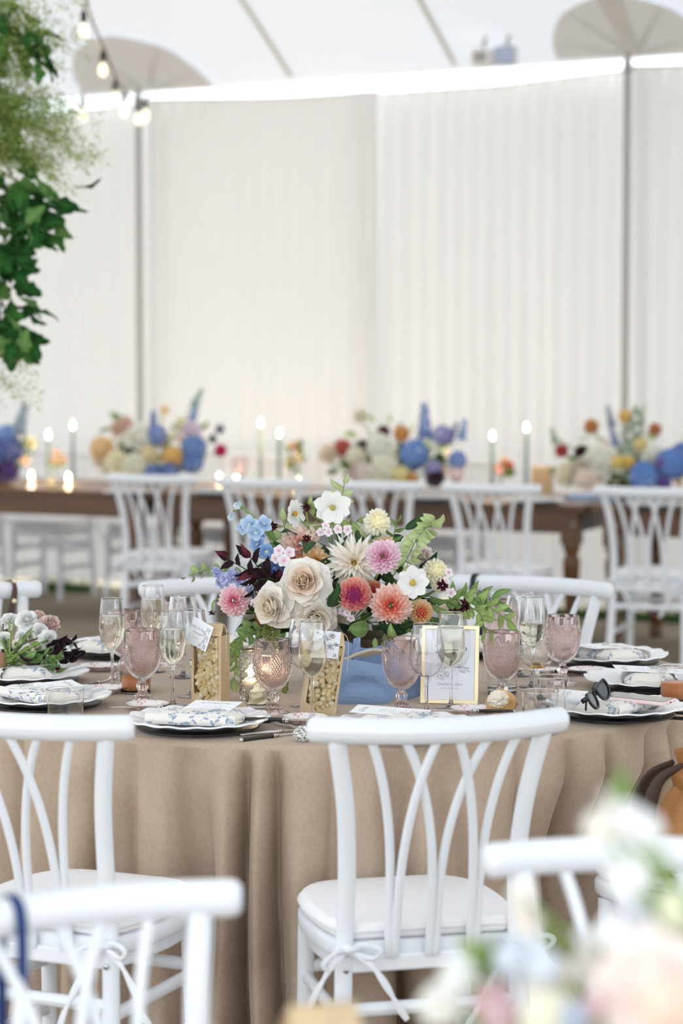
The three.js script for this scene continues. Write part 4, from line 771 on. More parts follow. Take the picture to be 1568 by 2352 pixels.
// base at the origin, grows along +y, its face looks to +z; colours run from base to tip as the petal is dyed
function petalGeo(o) {
  const key = JSON.stringify(o); if (petalCache.has(key)) return petalCache.get(key);
  const { L, W, cup = 0.3, curl = 0.2, tip = 0.5, belly = 0.62, c0, c1, ruffle = 0, notch = 0, seed = 0, nu = 4, nv = 8 } = o, a = lin(c0), b = lin(c1);
  const width = (v) => W * 0.5 * Math.pow(Math.sin(Math.PI * Math.pow(clamp(v * 0.97 + 0.025, 0, 1), belly)), tip);
  const g = sheet(nu, nv, (u, k) => {
    const v = 1 - Math.pow(1 - k, 1.9), s = u * 2 - 1, w = width(v), n = ruffle * noise(s * 1.5, v * 1.7, seed) * v;
    return [s * w, v * L * (1 - 0.08 * s * s) - notch * L * v * v * (1 - Math.abs(s)) + n * W * 0.3, cup * W * ((2 * s * w) / W) ** 2 * (0.5 + 0.5 * v) + curl * L * v * v * (1 - 0.15 * v) * -1 + n * W + 0.006 * Math.cos(s * 5) * W * v * (ruffle ? 1 : 0)];
  }, { color: (u, k) => mixc(a, b, clamp((1 - Math.pow(1 - k, 1.9)) * 1.25 - 0.1, 0, 1)) });
  petalCache.set(key, g); return g;
}
const _x = V(0, 0, 0), _y = V(0, 0, 0), _z = V(0, 0, 0);
function petalMatrix(phi, az, off, drop, twist = 0, s = 1) {  // phi from the bloom's axis (+z)
  _y.set(Math.sin(phi) * Math.cos(az), Math.sin(phi) * Math.sin(az), Math.cos(phi));
  _z.set(-Math.cos(phi) * Math.cos(az), -Math.cos(phi) * Math.sin(az), Math.sin(phi)); _x.crossVectors(_y, _z);
  const m = new THREE.Matrix4().makeBasis(_x, _y, _z); if (twist) m.multiply(new THREE.Matrix4().makeRotationY(twist)); m.scale(V(s, s, s));
  return m.setPosition(_y.x * off, _y.y * off, _y.z * off - drop);
}
// list of [geometry, matrix]; rings run from heart to rim
function bloomPetals({ R, n, phi = [0.15, 1.75], L = [0.4, 1], W = [0.22, 0.34], rings = 5, cols, cup = 0.5, curl = 0.15, tip = 0.5, belly = 0.62, ruffle = 0, flat = 0.5, seed = 1, jitter = 0.08, sphere = 0, notch = 0, gold = 2.39996, fine = 0 }) {
  const r = rng(seed), out = [];
  for (let i = 0; i < n; i++) {
    const t = (i + 0.5) / n, k = Math.min(rings - 1, Math.floor(Math.sqrt(t) * rings)), q = rings > 1 ? k / (rings - 1) : 1, c = cols[Math.min(cols.length - 1, Math.round(q * (cols.length - 1)))];
    const g = petalGeo({ L: +(R * lerp(L[0], L[1], q)).toFixed(4), W: +(R * lerp(W[0], W[1], q)).toFixed(4), cup, curl: +(curl * (Array.isArray(curl) ? 1 : 1)).toFixed(3), tip, belly, c0: c[0], c1: c[1], ruffle, notch, seed: ruffle ? i % 3 : 0, ...(fine ? { nu: 8, nv: 10 } : {}) });
    const p = lerp(phi[0], phi[1], Math.pow(t, flat)) + (r() - 0.5) * jitter * 2;
    out.push([g, petalMatrix(p, i * gold + (r() - 0.5) * jitter * 2, sphere * R, R * 0.28 * t, (r() - 0.5) * jitter * 3, 0.93 + r() * 0.14)]);
  }
  return out;
}
const asParts = (parent, name, list, m = mat.petal) => list.forEach(([g, q]) => { const p = mk(name, g, m, parent); p.matrix.copy(q); p.matrix.decompose(p.position, p.quaternion, p.scale); });
const asMesh = (list) => mergeGeometries(list.map(([g, q]) => g.clone().applyMatrix4(q)));
const dot = (parent, name, r, color, y = 0, sc = [1, 1, 0.6]) => { const g = new THREE.SphereGeometry(r, 12, 8), p = g.attributes.position.array, c = lin(color), col = []; for (let i = 0; i < p.length; i += 3) { const n = 1 + 0.25 * noise(p[i] / r * 4, p[i + 1] / r * 4, p[i + 2] / r * 4); p[i] *= n * sc[0]; p[i + 1] *= n * sc[1]; p[i + 2] *= n * sc[2]; col.push(...mixc(c, c.map((v) => v * 1.5), 0.5 + noise(i, r))); } g.setAttribute('color', new THREE.Float32BufferAttribute(col, 3)); g.computeVertexNormals(); const m = mk(name, g, mat.petal, parent, [0, 0, y]); return m; };
const KIND = {
  ball: (R, cols, seed) => bloomPetals({ R, n: 96, phi: [0.08, 2.05], L: [0.26, 0.46], W: [0.18, 0.36], cols, cup: 0.6, curl: -0.22, tip: 0.38, belly: 0.9, sphere: 0.56, flat: 0.5, seed, jitter: 0.04 }),
  dahlia: (R, cols, seed) => bloomPetals({ R, n: 86, phi: [0.1, 1.8], L: [0.3, 0.78], W: [0.17, 0.38], cols, cup: 0.42, curl: -0.08, tip: 0.46, belly: 0.95, sphere: 0.26, flat: 0.55, seed, jitter: 0.05 }),
  cactus: (R, cols, seed) => bloomPetals({ R, n: 84, phi: [0.1, 1.85], L: [0.3, 0.98], W: [0.1, 0.24], cols, cup: 0.5, curl: 0.12, tip: 0.75, belly: 0.62, sphere: 0.04, flat: 0.6, seed, jitter: 0.13 }),
  soft: (R, cols, seed) => bloomPetals({ R, n: 64, phi: [0.15, 1.9], L: [0.4, 0.8], W: [0.25, 0.42], cols, cup: 0.35, curl: 0.1, tip: 0.5, sphere: 0.22, ruffle: 0.3, flat: 0.55, seed, jitter: 0.15 }),
  pompon: (R, cols, seed) => bloomPetals({ R, n: 90, phi: [0.1, 2.1], L: [0.3, 0.5], W: [0.16, 0.26], cols, cup: 0.3, curl: 0.2, tip: 0.4, sphere: 0.5, ruffle: 0.3, notch: 0.1, flat: 0.5, seed, jitter: 0.16 }),
  rose: (R, cols, seed) => [
    ...bloomPetals({ R, n: 12, phi: [1.25, 1.72], L: [0.92, 1.0], W: [1.0, 1.12], rings: 2, cols: cols.slice(-2), cup: 0.2, curl: 0.1, tip: 0.42, belly: 1.05, ruffle: 0.04, sphere: 0.04, seed, jitter: 0.08, fine: 1 }),
    ...bloomPetals({ R, n: 14, phi: [0.8, 1.25], L: [0.74, 0.86], W: [0.78, 0.92], rings: 2, cols: cols.slice(1, 3), cup: 0.34, curl: -0.2, tip: 0.4, belly: 1.0, ruffle: 0.07, sphere: 0.07, seed: seed + 1, jitter: 0.12, fine: 1 }),
    ...bloomPetals({ R, n: 22, phi: [0.36, 0.82], L: [0.56, 0.68], W: [0.4, 0.54], rings: 2, cols: cols.slice(0, 2), cup: 0.45, curl: -0.3, tip: 0.4, belly: 1.0, ruffle: 0.09, sphere: 0.1, seed: seed + 2, jitter: 0.24, fine: 1 }),
    ...bloomPetals({ R, n: 26, phi: [0.06, 0.42], L: [0.44, 0.54], W: [0.22, 0.32], rings: 1, cols: cols.slice(0, 1), cup: 0.6, curl: -0.3, tip: 0.4, belly: 1.0, ruffle: 0.12, sphere: 0.14, seed: seed + 3, jitter: 0.4, fine: 1 })],
  cosmos: (R, cols, seed) => bloomPetals({ R, n: 8, phi: [1.25, 1.45], L: [1, 1], W: [0.68, 0.7], rings: 1, cols, cup: 0.08, curl: -0.06, tip: 0.5, belly: 1.15, ruffle: 0.14, notch: 0.05, seed, jitter: 0.05, gold: TAU / 8 + 0.02 }),
  floret: (R, cols, seed) => bloomPetals({ R, n: 5, phi: [1.35, 1.4], L: [1, 1], W: [0.95, 0.95], rings: 1, cols, cup: 0.05, curl: 0.05, tip: 0.42, belly: 0.95, seed, jitter: 0.05, gold: TAU / 5 }),
  larkspur: (R, cols, seed) => [...bloomPetals({ R, n: 5, phi: [1.2, 1.35], L: [1, 1], W: [0.9, 0.9], rings: 1, cols, cup: 0.1, curl: 0.02, tip: 0.42, belly: 0.95, ruffle: 0.25, seed, jitter: 0.15, gold: TAU / 5 }), ...bloomPetals({ R, n: 5, phi: [0.6, 0.7], L: [0.55, 0.55], W: [0.5, 0.5], rings: 1, cols, cup: 0.3, curl: 0, tip: 0.42, ruffle: 0.3, seed: seed + 5, jitter: 0.3, gold: TAU / 5 + 0.3 })],
};
const leafCache = new Map();
function leafGeo(kind, L, c0, c1 = c0) {
  const key = [kind, L, c0, c1].join(); if (leafCache.has(key)) return leafCache.get(key);
  const a = lin(c0), b = lin(c1), [k, nv, nu] = { oval: [0.5, 8, 4], round: [0.86, 8, 4], lance: [0.36, 10, 4], oak: [0.62, 22, 4], jag: [0.5, 16, 4], bract: [0.7, 8, 4] }[kind];
  const g = sheet(nu, nv, (u, v) => {
    const s = u * 2 - 1; let w = k * 0.5 * L * Math.pow(Math.sin(Math.PI * Math.pow(clamp(v, 0.01, 0.995), kind === 'round' ? 0.85 : kind === 'oak' ? 1.15 : 0.72)), kind === 'round' ? 0.6 : 0.85);
    if (kind === 'oak') w *= 0.86 + 0.17 * Math.sin(v * 15); if (kind === 'jag') w *= 0.78 + 0.3 * ((v * 7) % 1);
    return [s * w, v * L, 0.22 * Math.abs(s) * w + 0.16 * L * Math.sin(v * 2.4) - 0.1 * L * v * v + 0.03 * L * noise(s * 2, v * 4, L * 90)];
  }, { color: (u, v) => mixc(a, b, Math.abs(u * 2 - 1) < 0.3 ? 1 : 0.25 + 0.4 * noise(u * 5, v * 6, 3)) });
  leafCache.set(key, g); return g;
}
function leafAt(parent, kind, L, colors, p, dir, roll = 0, name = 'leaf') {
  const m = mk(name, leafGeo(kind, L, ...colors), mat.leaf, parent, p), d = V(...dir).normalize();
  m.quaternion.setFromUnitVectors(V(0, 1, 0), d).multiply(new THREE.Quaternion().setFromAxisAngle(V(0, 1, 0), roll));
  return m;
}
function stemTo(parent, pts, r = 0.0018, m = mat.stem) { return mk('stem', sweep(pts, (t) => [r * (1.2 - 0.4 * t), r * (1.2 - 0.4 * t)], { sides: 6, seg: 14 }), m, parent); }
// a leafy spray: leaves in pairs along a curve
function spray(parent, pts, n, kind, L, colors, seed, m = mat.stem, wide = 1) {
  const c = new THREE.CatmullRomCurve3(pts.map((p) => V(...p))), r = rng(seed); stemTo(parent, pts, 0.0016, m);
  for (let i = 0; i < n; i++) {
    const t = lerp(0.18, 1, i / (n - 1)), p = c.getPointAt(t), d = c.getTangentAt(t), s = i % 2 ? 1 : -1, side = V(0, 0, 1).cross(d).normalize().multiplyScalar(s * wide * (i === n - 1 ? 0.1 : 1));
    leafAt(parent, kind, +(L * (0.8 + Math.round(r() * 3) * 0.12)).toFixed(4), colors, [p.x, p.y, p.z], [side.x + d.x * 0.7, side.y + d.y * 0.7, 0.35 + (r() - 0.5) * 0.7], (r() - 0.5) * 1.6);
  }
}
const COL = {
  cream: [['#f2d9ae', '#f9ebd0'], ['#f8e8cf', '#fbf2e3'], ['#faf1e4', '#fdf8f0'], ['#fbf4ea', '#fefaf4']],
  blushRose: [['#f3c8a4', '#fae2c9'], ['#f9dfc7', '#fcebda'], ['#fbf0e2', '#fdf7ee'], ['#fcf5ec', '#fefbf6']],
  cafe: [['#d9b67c', '#f0dcb2'], ['#f3e4c8', '#f9f0de'], ['#f7ecd9', '#fcf6ec'], ['#f9f1e3', '#fdfaf3']],
  lilacPink: [['#d07a9a', '#eaafc2'], ['#e08aab', '#f3c8d8'], ['#ecaac6', '#f8dce8'], ['#f1c0d6', '#fbe8f0']],
  berry: [['rgb(157, 55, 104)', 'rgb(184, 74, 124)'], ['rgb(207, 79, 124)', 'rgb(226, 122, 146)'], ['rgb(226, 114, 127)', 'rgb(240, 164, 155)'], ['rgb(233, 143, 136)', 'rgb(245, 187, 168)'], ['rgb(237, 166, 148)', 'rgb(248, 208, 184)']],
  coral: [['#d63c50', '#ea6a66'], ['#ee6a5a', '#f6a68f'], ['#f48d70', '#fac5b0'], ['#f5a58c', '#fcd8c9'], ['#f7b8a6', '#fde6dc']],
  pink: [['#d43b6c', '#e87899'], ['#e86a92', '#f5b0c2'], ['#f09fb4', '#fad6dc'], ['#f5c2ca', '#fceaea']],
  blush: [['#e2958a', '#f0bdae'], ['#efb6a4', '#f7d7c6'], ['#f2c9ba', '#f9e2d6'], ['#f5d4c8', '#fbebe2']],
  peach: [['#c9762f', '#e0a35a'], ['#dfa25c', '#eec28c'], ['#e8b873', '#f2d3a4'], ['#ecc48b', '#f5dcb8']],
  rust: [['#a83a3a', '#c4584c'], ['#cf6e55', '#de957a'], ['#d98f6d', '#e8b48f']],
  lemon: [['#efe3a8', '#f7f0cd'], ['#f5eec9', '#faf7e3'], ['#f8f4da', '#fcfaee']],
  white: [['#f3f2ee', '#fdfdfb']], blue: [['#7ba3dc', '#a9c6ec']], paleblue: [['#9cbfe6', '#cfe1f4']], iceblue: [['#c3d9e6', '#e9f1f2']], lilac: [['#a9b0e2', '#d4d7f4']], deepblue: [['#5a7cc2', '#8aa6da']],
  phlox: [['#f4d9e4', '#fefcfd']], dark: [['#1d0b12', '#33121b']], burgundy: [['#3a0f1a', '#5c1c2a']],
};
const GREEN = { fresh: ['#94ad62', '#b5c884'], pale: ['#b3c488', '#cddaa9'], mid: ['#6d8d4e', '#8ba968'], dark: ['#2f4a2c', '#45643c'], deep: ['#1d3320', '#2c4a2c'], plum: ['#1c0d10', '#331820'], wine: ['#5b2431', '#7a3644'], euc: ['#97ad74', '#b0c48e'] };

// ------------------------------------------------------------------ the centrepiece
const CP = [0.017, 0.76, -6];
const centre = thing('flower_arrangement', 'low centrepiece of dahlias, cream roses, cosmos and trailing leaves on the velvet table', 'flowers', CP);
const rel = (p) => [p[0] - CP[0], p[1] - CP[1], p[2] - CP[2]];
mk('vessel', lathe(splinePts([[0.0001, 0], [0.05, 0.001], [0.055, 0.01], [0.03, 0.03], [0.06, 0.05], [0.1, 0.085], [0.11, 0.12], [0.104, 0.122], [0.09, 0.09], [0.0001, 0.06]], 40), 40), P({ color: 0x4a3b26, roughness: 0.5 }), centre);
const HEART = [0, 0.15, 0];                    // where the stems meet
function bloom(name, kind, R, cols, at, dir, seed, { heart, part = 'petal', stem = true, label } = {}) {
  const g = new THREE.Group(); g.name = name; const p = rel(at); g.position.set(...p); aim(g, dir, seed * 1.7); centre.add(g);
  if (label) g.userData.label = label;
  asParts(g, part, KIND[kind](R, cols, seed));
  if (heart) dot(g, 'flower_heart', heart[0], heart[1], heart[2] ?? 0);
  if (stem) { const q = [p[0] - dir[0] * 0.03, p[1] - dir[1] * 0.03 - 0.02, p[2] - dir[2] * 0.03]; stemTo(centre, [p, q, [lerp(q[0], 0, 0.6), lerp(q[1], 0.15, 0.6) , lerp(q[2], 0, 0.6)], HEART]); }
  return g;
}
bloom('garden_rose', 'rose', 0.065, COL.blushRose, [-0.089, 1.03, -5.86], [-0.12, 0.22, 1], 3, { label: 'large blush cream garden rose' });
bloom('garden_rose', 'rose', 0.058, COL.cream, [-0.166, 0.972, -5.87], [-0.55, 0.0, 0.8], 8, { label: 'cream garden rose turned aside' });
bloom('garden_rose', 'rose', 0.062, COL.cream, [-0.066, 0.945, -5.86], [0.05, -0.25, 1], 14, { label: 'cream garden rose hanging low' });
bloom('garden_rose', 'rose', 0.04, COL.cream, [-0.015, 0.929, -5.93], [0.3, -0.1, 1], 19, { label: 'half hidden cream rose' });
bloom('garden_rose', 'rose', 0.034, [['#e2c6be', '#efdcd6'], ['#ecd8d2', '#f4e7e3'], ['#f0e2de', '#f7efec'], ['#f2e6e2', '#f8f1ef']], [0.202, 1.081, -6], [0.4, 0.5, 0.8], 23, { label: 'pale mauve rose' });
bloom('cactus_dahlia', 'cactus', 0.078, COL.cafe, [0.03, 1.074, -5.92], [0.02, 0.12, 1], 5, { heart: [0.008, '#8a6a2a', 0.012], label: 'large cream dahlia with pointed petals' });
bloom('dahlia', 'dahlia', 0.044, COL.lilacPink, [0.102, 1.094, -5.86], [0.02, 0.1, 1], 6, { label: 'lilac pink dahlia' });
bloom('ball_dahlia', 'ball', 0.044, COL.berry, [0.031, 1.002, -5.84], [0.0, -0.05, 1], 7, { heart: [0.021, 'rgb(150, 52, 100)', 0.008], label: 'coral ball dahlia with a berry heart' });
bloom('dahlia', 'dahlia', 0.053, COL.coral, [0.12, 0.978, -5.83], [-0.05, -0.05, 1], 9, { label: 'peach dahlia with a scarlet heart' });
bloom('dahlia', 'dahlia', 0.041, COL.pink, [-0.264, 0.981, -5.9], [-0.1, 0.05, 1], 10, { label: 'pale pink dahlia with a rose heart' });
bloom('dahlia', 'soft', 0.06, COL.blush, [-0.102, 1.11, -6], [0.1, 0.35, 1], 11, { label: 'soft blush peach dahlia' });
bloom('dahlia', 'soft', 0.044, COL.peach, [-0.067, 1.072, -5.96], [0.2, 0.25, 1], 12, { label: 'golden peach dahlia' });
bloom('dahlia', 'soft', 0.04, COL.rust, [-0.112, 1.07, -5.98], [-0.1, 0.1, 1], 13, { label: 'rust pink dahlia' });
bloom('ball_dahlia', 'ball', 0.031, COL.peach.slice(1), [0.195, 0.957, -5.86], [0.25, -0.1, 1], 15, { heart: [0.016, '#c2514a', 0.004], label: 'small golden ball dahlia' });
bloom('ball_dahlia', 'ball', 0.028, COL.rust, [0.079, 1.005, -5.9], [0.2, 0.1, 1], 16, { heart: [0.013, '#a83a3a', 0.004], label: 'small rust ball dahlia' });
bloom('dahlia', 'soft', 0.034, COL.peach, [0.108, 1.106, -5.99], [0.0, 0.4, 1], 17, { label: 'peach dahlia behind the lilac one' });
bloom('cosmos', 'cosmos', 0.05, COL.white, [-0.022, 1.205, -5.98], [0.05, 0.15, 1], 21, { heart: [0.0075, '#b5a860', 0.003], label: 'white cosmos on a tall stem' });
bloom('cosmos', 'cosmos', 0.042, COL.white, [-0.117, 1.189, -5.99], [0.9, 0.15, 0.45], 22, { heart: [0.0075, '#c99b2e', 0.003], label: 'white cosmos seen from its side' });
bloom('cosmos', 'cosmos', 0.045, COL.white, [0.173, 1.032, -5.84], [-0.05, 0.15, 1], 24, { heart: [0.0082, '#c4ae58', 0.003], label: 'wide open white cosmos' });
bloom('cosmos', 'cosmos', 0.036, COL.white, [0.164, 1.094, -6.02], [0.2, 0.3, 0.9], 25, { label: 'white cosmos behind the hop leaves' });
bloom('zinnia', 'pompon', 0.037, COL.lemon, [0.089, 1.171, -5.98], [0.05, 0.25, 1], 26, { heart: [0.019, '#f1e9c0', 0.005], label: 'tall lemon cream zinnia' });
bloom('zinnia', 'pompon', 0.035, COL.lemon, [0.233, 1.052, -5.94], [0.35, 0.3, 0.9], 27, { heart: [0.018, '#f1e9c0', 0.005], label: 'lemon cream zinnia' });
bloom('zinnia', 'pompon', 0.026, COL.lemon, [0.245, 1.021, -5.93], [0.35, 0.0, 0.9], 28, { label: 'small white zinnia' });
// phlox, larkspur and delphinium florets
function florets(name, kind, list, cols, eye) { for (const [at, R, dir, seed] of list) bloom(name, kind, R, cols, at, dir, seed, { stem: false, heart: eye && [R * eye[0], eye[1], 0.001] }); }
florets('phlox_floret', 'floret', [[[-0.052, 1.146, -5.95], 0.0115, [-0.3, 0.1, 1], 1], [[-0.032, 1.148, -5.93], 0.0125, [0, 0, 1], 2], [[-0.039, 1.163, -5.94], 0.011, [0, 0.3, 1], 3], [[-0.009, 1.155, -5.93], 0.0125, [0.1, 0.1, 1], 4], [[0.015, 1.153, -5.94], 0.0135, [0.3, 0.1, 1], 5], [[-0.154, 1.105, -5.9], 0.0155, [-0.2, 0.2, 1], 6], [[-0.127, 1.101, -5.9], 0.0155, [0.1, 0.1, 1], 7], [[-0.162, 1.087, -5.89], 0.014, [-0.2, -0.1, 1], 8], [[-0.141, 1.082, -5.88], 0.0165, [0, 0, 1], 9], [[-0.037, 1.049, -5.87], 0.0125, [0.2, 0.2, 1], 10], [[0.268, 1.003, -5.88], 0.0135, [0.3, 0, 1], 11], [[0.254, 1.026, -5.9], 0.015, [0.3, 0.2, 1], 12], [[0.264, 1.048, -5.93], 0.013, [0.5, 0.2, 1], 13], [[-0.214, 0.978, -5.88], 0.012, [-0.3, 0, 1], 14], [[0.014, 0.957, -5.85], 0.011, [0, 0, 1], 15], [[0.023, 0.944, -5.85], 0.011, [0.2, 0, 1], 16], [[0.002, 0.959, -5.87], 0.012, [-0.2, 0.1, 1], 17]], COL.phlox, [0.12, '#cf7a9c']);
florets('larkspur_floret', 'larkspur', [[[-0.227, 1.166, -5.94], 0.025, [-0.3, 0.2, 1], 1], [[-0.244, 1.156, -5.96], 0.02, [-0.6, 0, 0.8], 2], [[-0.212, 1.148, -5.93], 0.025, [0, -0.2, 1], 3], [[-0.191, 1.167, -5.95], 0.023, [0.2, 0.3, 1], 4]], COL.paleblue, [0.18, '#e9ecd2']);
florets('larkspur_floret', 'larkspur', [[[-0.208, 1.117, -5.94], 0.023, [-0.3, 0, 1], 5], [[-0.184, 1.1, -5.92], 0.026, [0, -0.1, 1], 6], [[-0.2, 1.135, -5.96], 0.016, [-0.2, 0.2, 1], 18]], COL.blue, [0.18, '#dfe3b8']);
florets('larkspur_floret', 'larkspur', [[[-0.165, 1.06, -5.93], 0.026, [0, 0, 1], 7], [[-0.149, 1.05, -5.94], 0.018, [0.2, -0.2, 1], 8], [[-0.182, 1.062, -5.95], 0.015, [-0.3, 0, 1], 9]], COL.deepblue, [0.16, '#cfd8ea']);
florets('hyacinth_floret', 'larkspur', Array.from({ length: 28 }, (_, i) => { const r = rng(200 + i), q = [[-0.3, 1.044, -5.94], [-0.283, 1.031, -5.92], [-0.262, 1.036, -5.93], [-0.244, 1.024, -5.92], [-0.228, 1.008, -5.93], [-0.222, 0.981, -5.94], [-0.289, 1.015, -5.94]][i % 7]; return [[q[0] + (r() - 0.5) * 0.022, q[1] + (r() - 0.5) * 0.02, q[2] + r() * 0.01], 0.0145, [r() - 0.6, r() - 0.4, 1], i]; }), COL.lilac, null);
for (const [at, R, dir] of [[[-0.255, 1.217, -5.97], 0.02, [-0.3, -0.6, 0.5]], [[-0.271, 1.188, -5.97], 0.0165, [-0.5, -0.8, 0.3]], [[-0.241, 1.178, -5.96], 0.015, [-0.3, -0.5, 0.6]]]) { const g = new THREE.Group(); g.name = 'larkspur_bud'; g.position.set(...rel(at)); aim(g, dir); centre.add(g); asParts(g, 'petal', bloomPetals({ R, n: 7, phi: [0.25, 0.55], L: [1, 1], W: [0.9, 0.9], rings: 1, cols: COL.iceblue, cup: 0.5, curl: -0.45, tip: 0.42, belly: 0.8, seed: 4, jitter: 0.1 })); }
const wire = (list, m = mat.stem, r) => stemTo(centre, list.map(rel), r, m);
wire([[-0.25, 1.209, -5.98], [-0.215, 1.179, -5.97], [-0.177, 1.125, -5.97], [-0.135, 1.047, -6]]); wire([[-0.269, 1.195, -5.98], [-0.252, 1.206, -5.975], [-0.231, 1.19, -5.97]]);
wire([[-0.024, 1.197, -5.99], [-0.026, 1.15, -6], [-0.015, 1.053, -6.05]]); wire([[-0.113, 1.183, -6], [-0.086, 1.155, -6], [-0.037, 1.075, -6.05]]); wire([[0.089, 1.15, -6], [0.083, 1.099, -6.02], [0.061, 1.02, -6.05]]);
// dark scabious and chocolate cosmos
for (const [at, R, dir, k] of [[[-0.085, 1.137, -5.88], 0.0105, [0.1, 0.3, 1], 1], [[-0.317, 0.951, -5.9], 0.0105, [0, -1, 0.3], 2], [[0.246, 1.024, -5.85], 0.0145, [0.2, 0, 1], 3], [[0.302, 0.971, -5.88], 0.019, [0.6, -0.2, 0.5], 4], [[-0.087, 1.204, -6], 0.014, [0, 1, 0.5], 5], [[-0.17, 1.161, -5.97], 0.013, [0.5, 0.3, 0.6], 6], [[0.274, 0.951, -5.9], 0.014, [0.2, -0.3, 0.8], 7]]) { const g = new THREE.Group(); g.name = 'dark_scabious'; g.userData.label = 'near black scabious head'; g.position.set(...rel(at)); aim(g, dir); centre.add(g); asParts(g, 'petal', bloomPetals({ R, n: 16, phi: [0.2, 1.7], L: [0.6, 1], W: [0.3, 0.55], rings: 2, cols: [COL.dark[0], COL.burgundy[0]], cup: 0.4, curl: 0.1, sphere: 0.15, seed: k, jitter: 0.3 })); }
wire([[-0.086, 1.132, -5.89], [-0.094, 1.108, -5.9], [-0.101, 1.062, -5.95]], mat.darkStem, 0.001); wire([[-0.318, 0.955, -5.91], [-0.317, 0.974, -5.92], [-0.305, 0.982, -5.93], [-0.243, 0.951, -5.98]]); wire([[-0.088, 1.199, -6], [-0.082, 1.155, -6], [-0.059, 1.064, -6.05]]);
// foliage: eucalyptus, hops, plum leaves, trailing twigs, green amaranth, dense dark heart
const sp = (list, ...a) => spray(centre, list.map(rel), ...a);
sp([[-0.2, 1.014, -6], [-0.286, 1.046, -5.98], [-0.328, 1.052, -5.97], [-0.38, 1.036, -5.97]], 13, 'round', 0.024, GREEN.euc, 1);
sp([[-0.198, 0.932, -5.95], [-0.235, 0.904, -5.92], [-0.256, 0.852, -5.9], [-0.263, 0.79, -5.88]], 14, 'round', 0.027, GREEN.euc, 2); sp([[-0.176, 0.924, -5.93], [-0.218, 0.901, -5.9], [-0.244, 0.887, -5.88], [-0.27, 0.845, -5.87]], 10, 'round', 0.026, GREEN.mid, 3);
sp([[0.233, 0.976, -5.95], [0.296, 0.98, -5.93], [0.355, 0.968, -5.92], [0.409, 0.93, -5.92]], 13, 'oval', 0.045, GREEN.fresh, 4); sp([[0.232, 0.961, -5.94], [0.285, 0.988, -5.92], [0.339, 0.997, -5.93], [0.383, 0.977, -5.94]], 11, 'lance', 0.047, GREEN.mid, 5); sp([[0.275, 0.967, -5.93], [0.317, 0.964, -5.91], [0.343, 0.944, -5.9], [0.351, 0.906, -5.9]], 9, 'oval', 0.04, GREEN.fresh, 6);
sp([[0.007, 1.13, -6.05], [-0.007, 1.196, -6.04], [0.001, 1.229, -6.03], [0.007, 1.261, -6.02]], 9, 'oval', 0.038, GREEN.pale, 7, mat.stem, 1.2); sp([[-0.026, 1.108, -6.05], [-0.048, 1.164, -6.03], [-0.075, 1.187, -6.02], [-0.042, 1.219, -6.02]], 8, 'oval', 0.036, GREEN.fresh, 8); sp([[0.017, 1.131, -6.03], [0.023, 1.159, -6.02], [0.039, 1.167, -6.02]], 4, 'oval', 0.034, GREEN.fresh, 9);
sp([[-0.147, 1.097, -6.05], [-0.141, 1.137, -6.03], [-0.146, 1.17, -6.02]], 5, 'oval', 0.04, GREEN.pale, 10); sp([[0.127, 1.108, -6.04], [0.132, 1.137, -6.03], [0.139, 1.165, -6.02]], 5, 'lance', 0.03, GREEN.mid, 12); sp([[0.061, 1.077, -6.03], [0.061, 1.123, -6], [0.072, 1.142, -6]], 5, 'oval', 0.032, GREEN.pale, 14);
{ // hop flowers hanging in a loose chain
  const c = new THREE.CatmullRomCurve3([[0.233, 1.169, -5.96], [0.194, 1.146, -5.92], [0.172, 1.108, -5.9], [0.15, 1.068, -5.89]].map((p) => V(...rel(p)))), r = rng(44);
  stemTo(centre, c.getPoints(4), 0.0014);
  for (let i = 0; i < 34; i++) { const p = c.getPointAt(i / 33), s = i % 2 ? 1 : -1; leafAt(centre, 'bract', 0.03 + Math.round(r() * 2) * 0.004, GREEN.pale, [p.x + s * 0.006, p.y, p.z + (r() - 0.3) * 0.014], [s * (0.5 + r() * 0.6) - 0.3, -0.5 + r() * 0.5 + (i < 6 ? 0.9 : 0), 0.5], r() * 2 - 1, 'hop_bract'); }
}
for (const [pts, n, k] of [[[[-0.144, 0.997, -5.95], [-0.197, 1.033, -5.92], [-0.234, 1.057, -5.91], [-0.28, 1.083, -5.92]], 9, 20], [[[-0.144, 1.009, -5.94], [-0.197, 1.055, -5.91], [-0.224, 1.087, -5.92]], 6, 21], [[[-0.154, 1.032, -5.93], [-0.207, 1.03, -5.9], [-0.218, 0.992, -5.9]], 6, 22]]) { spray(centre, pts.map(rel), n, 'jag', 0.042, GREEN.plum, k, mat.darkStem); spray(centre, pts.map(rel), 3, 'lance', 0.045, GREEN.wine, k + 40, mat.darkStem); }
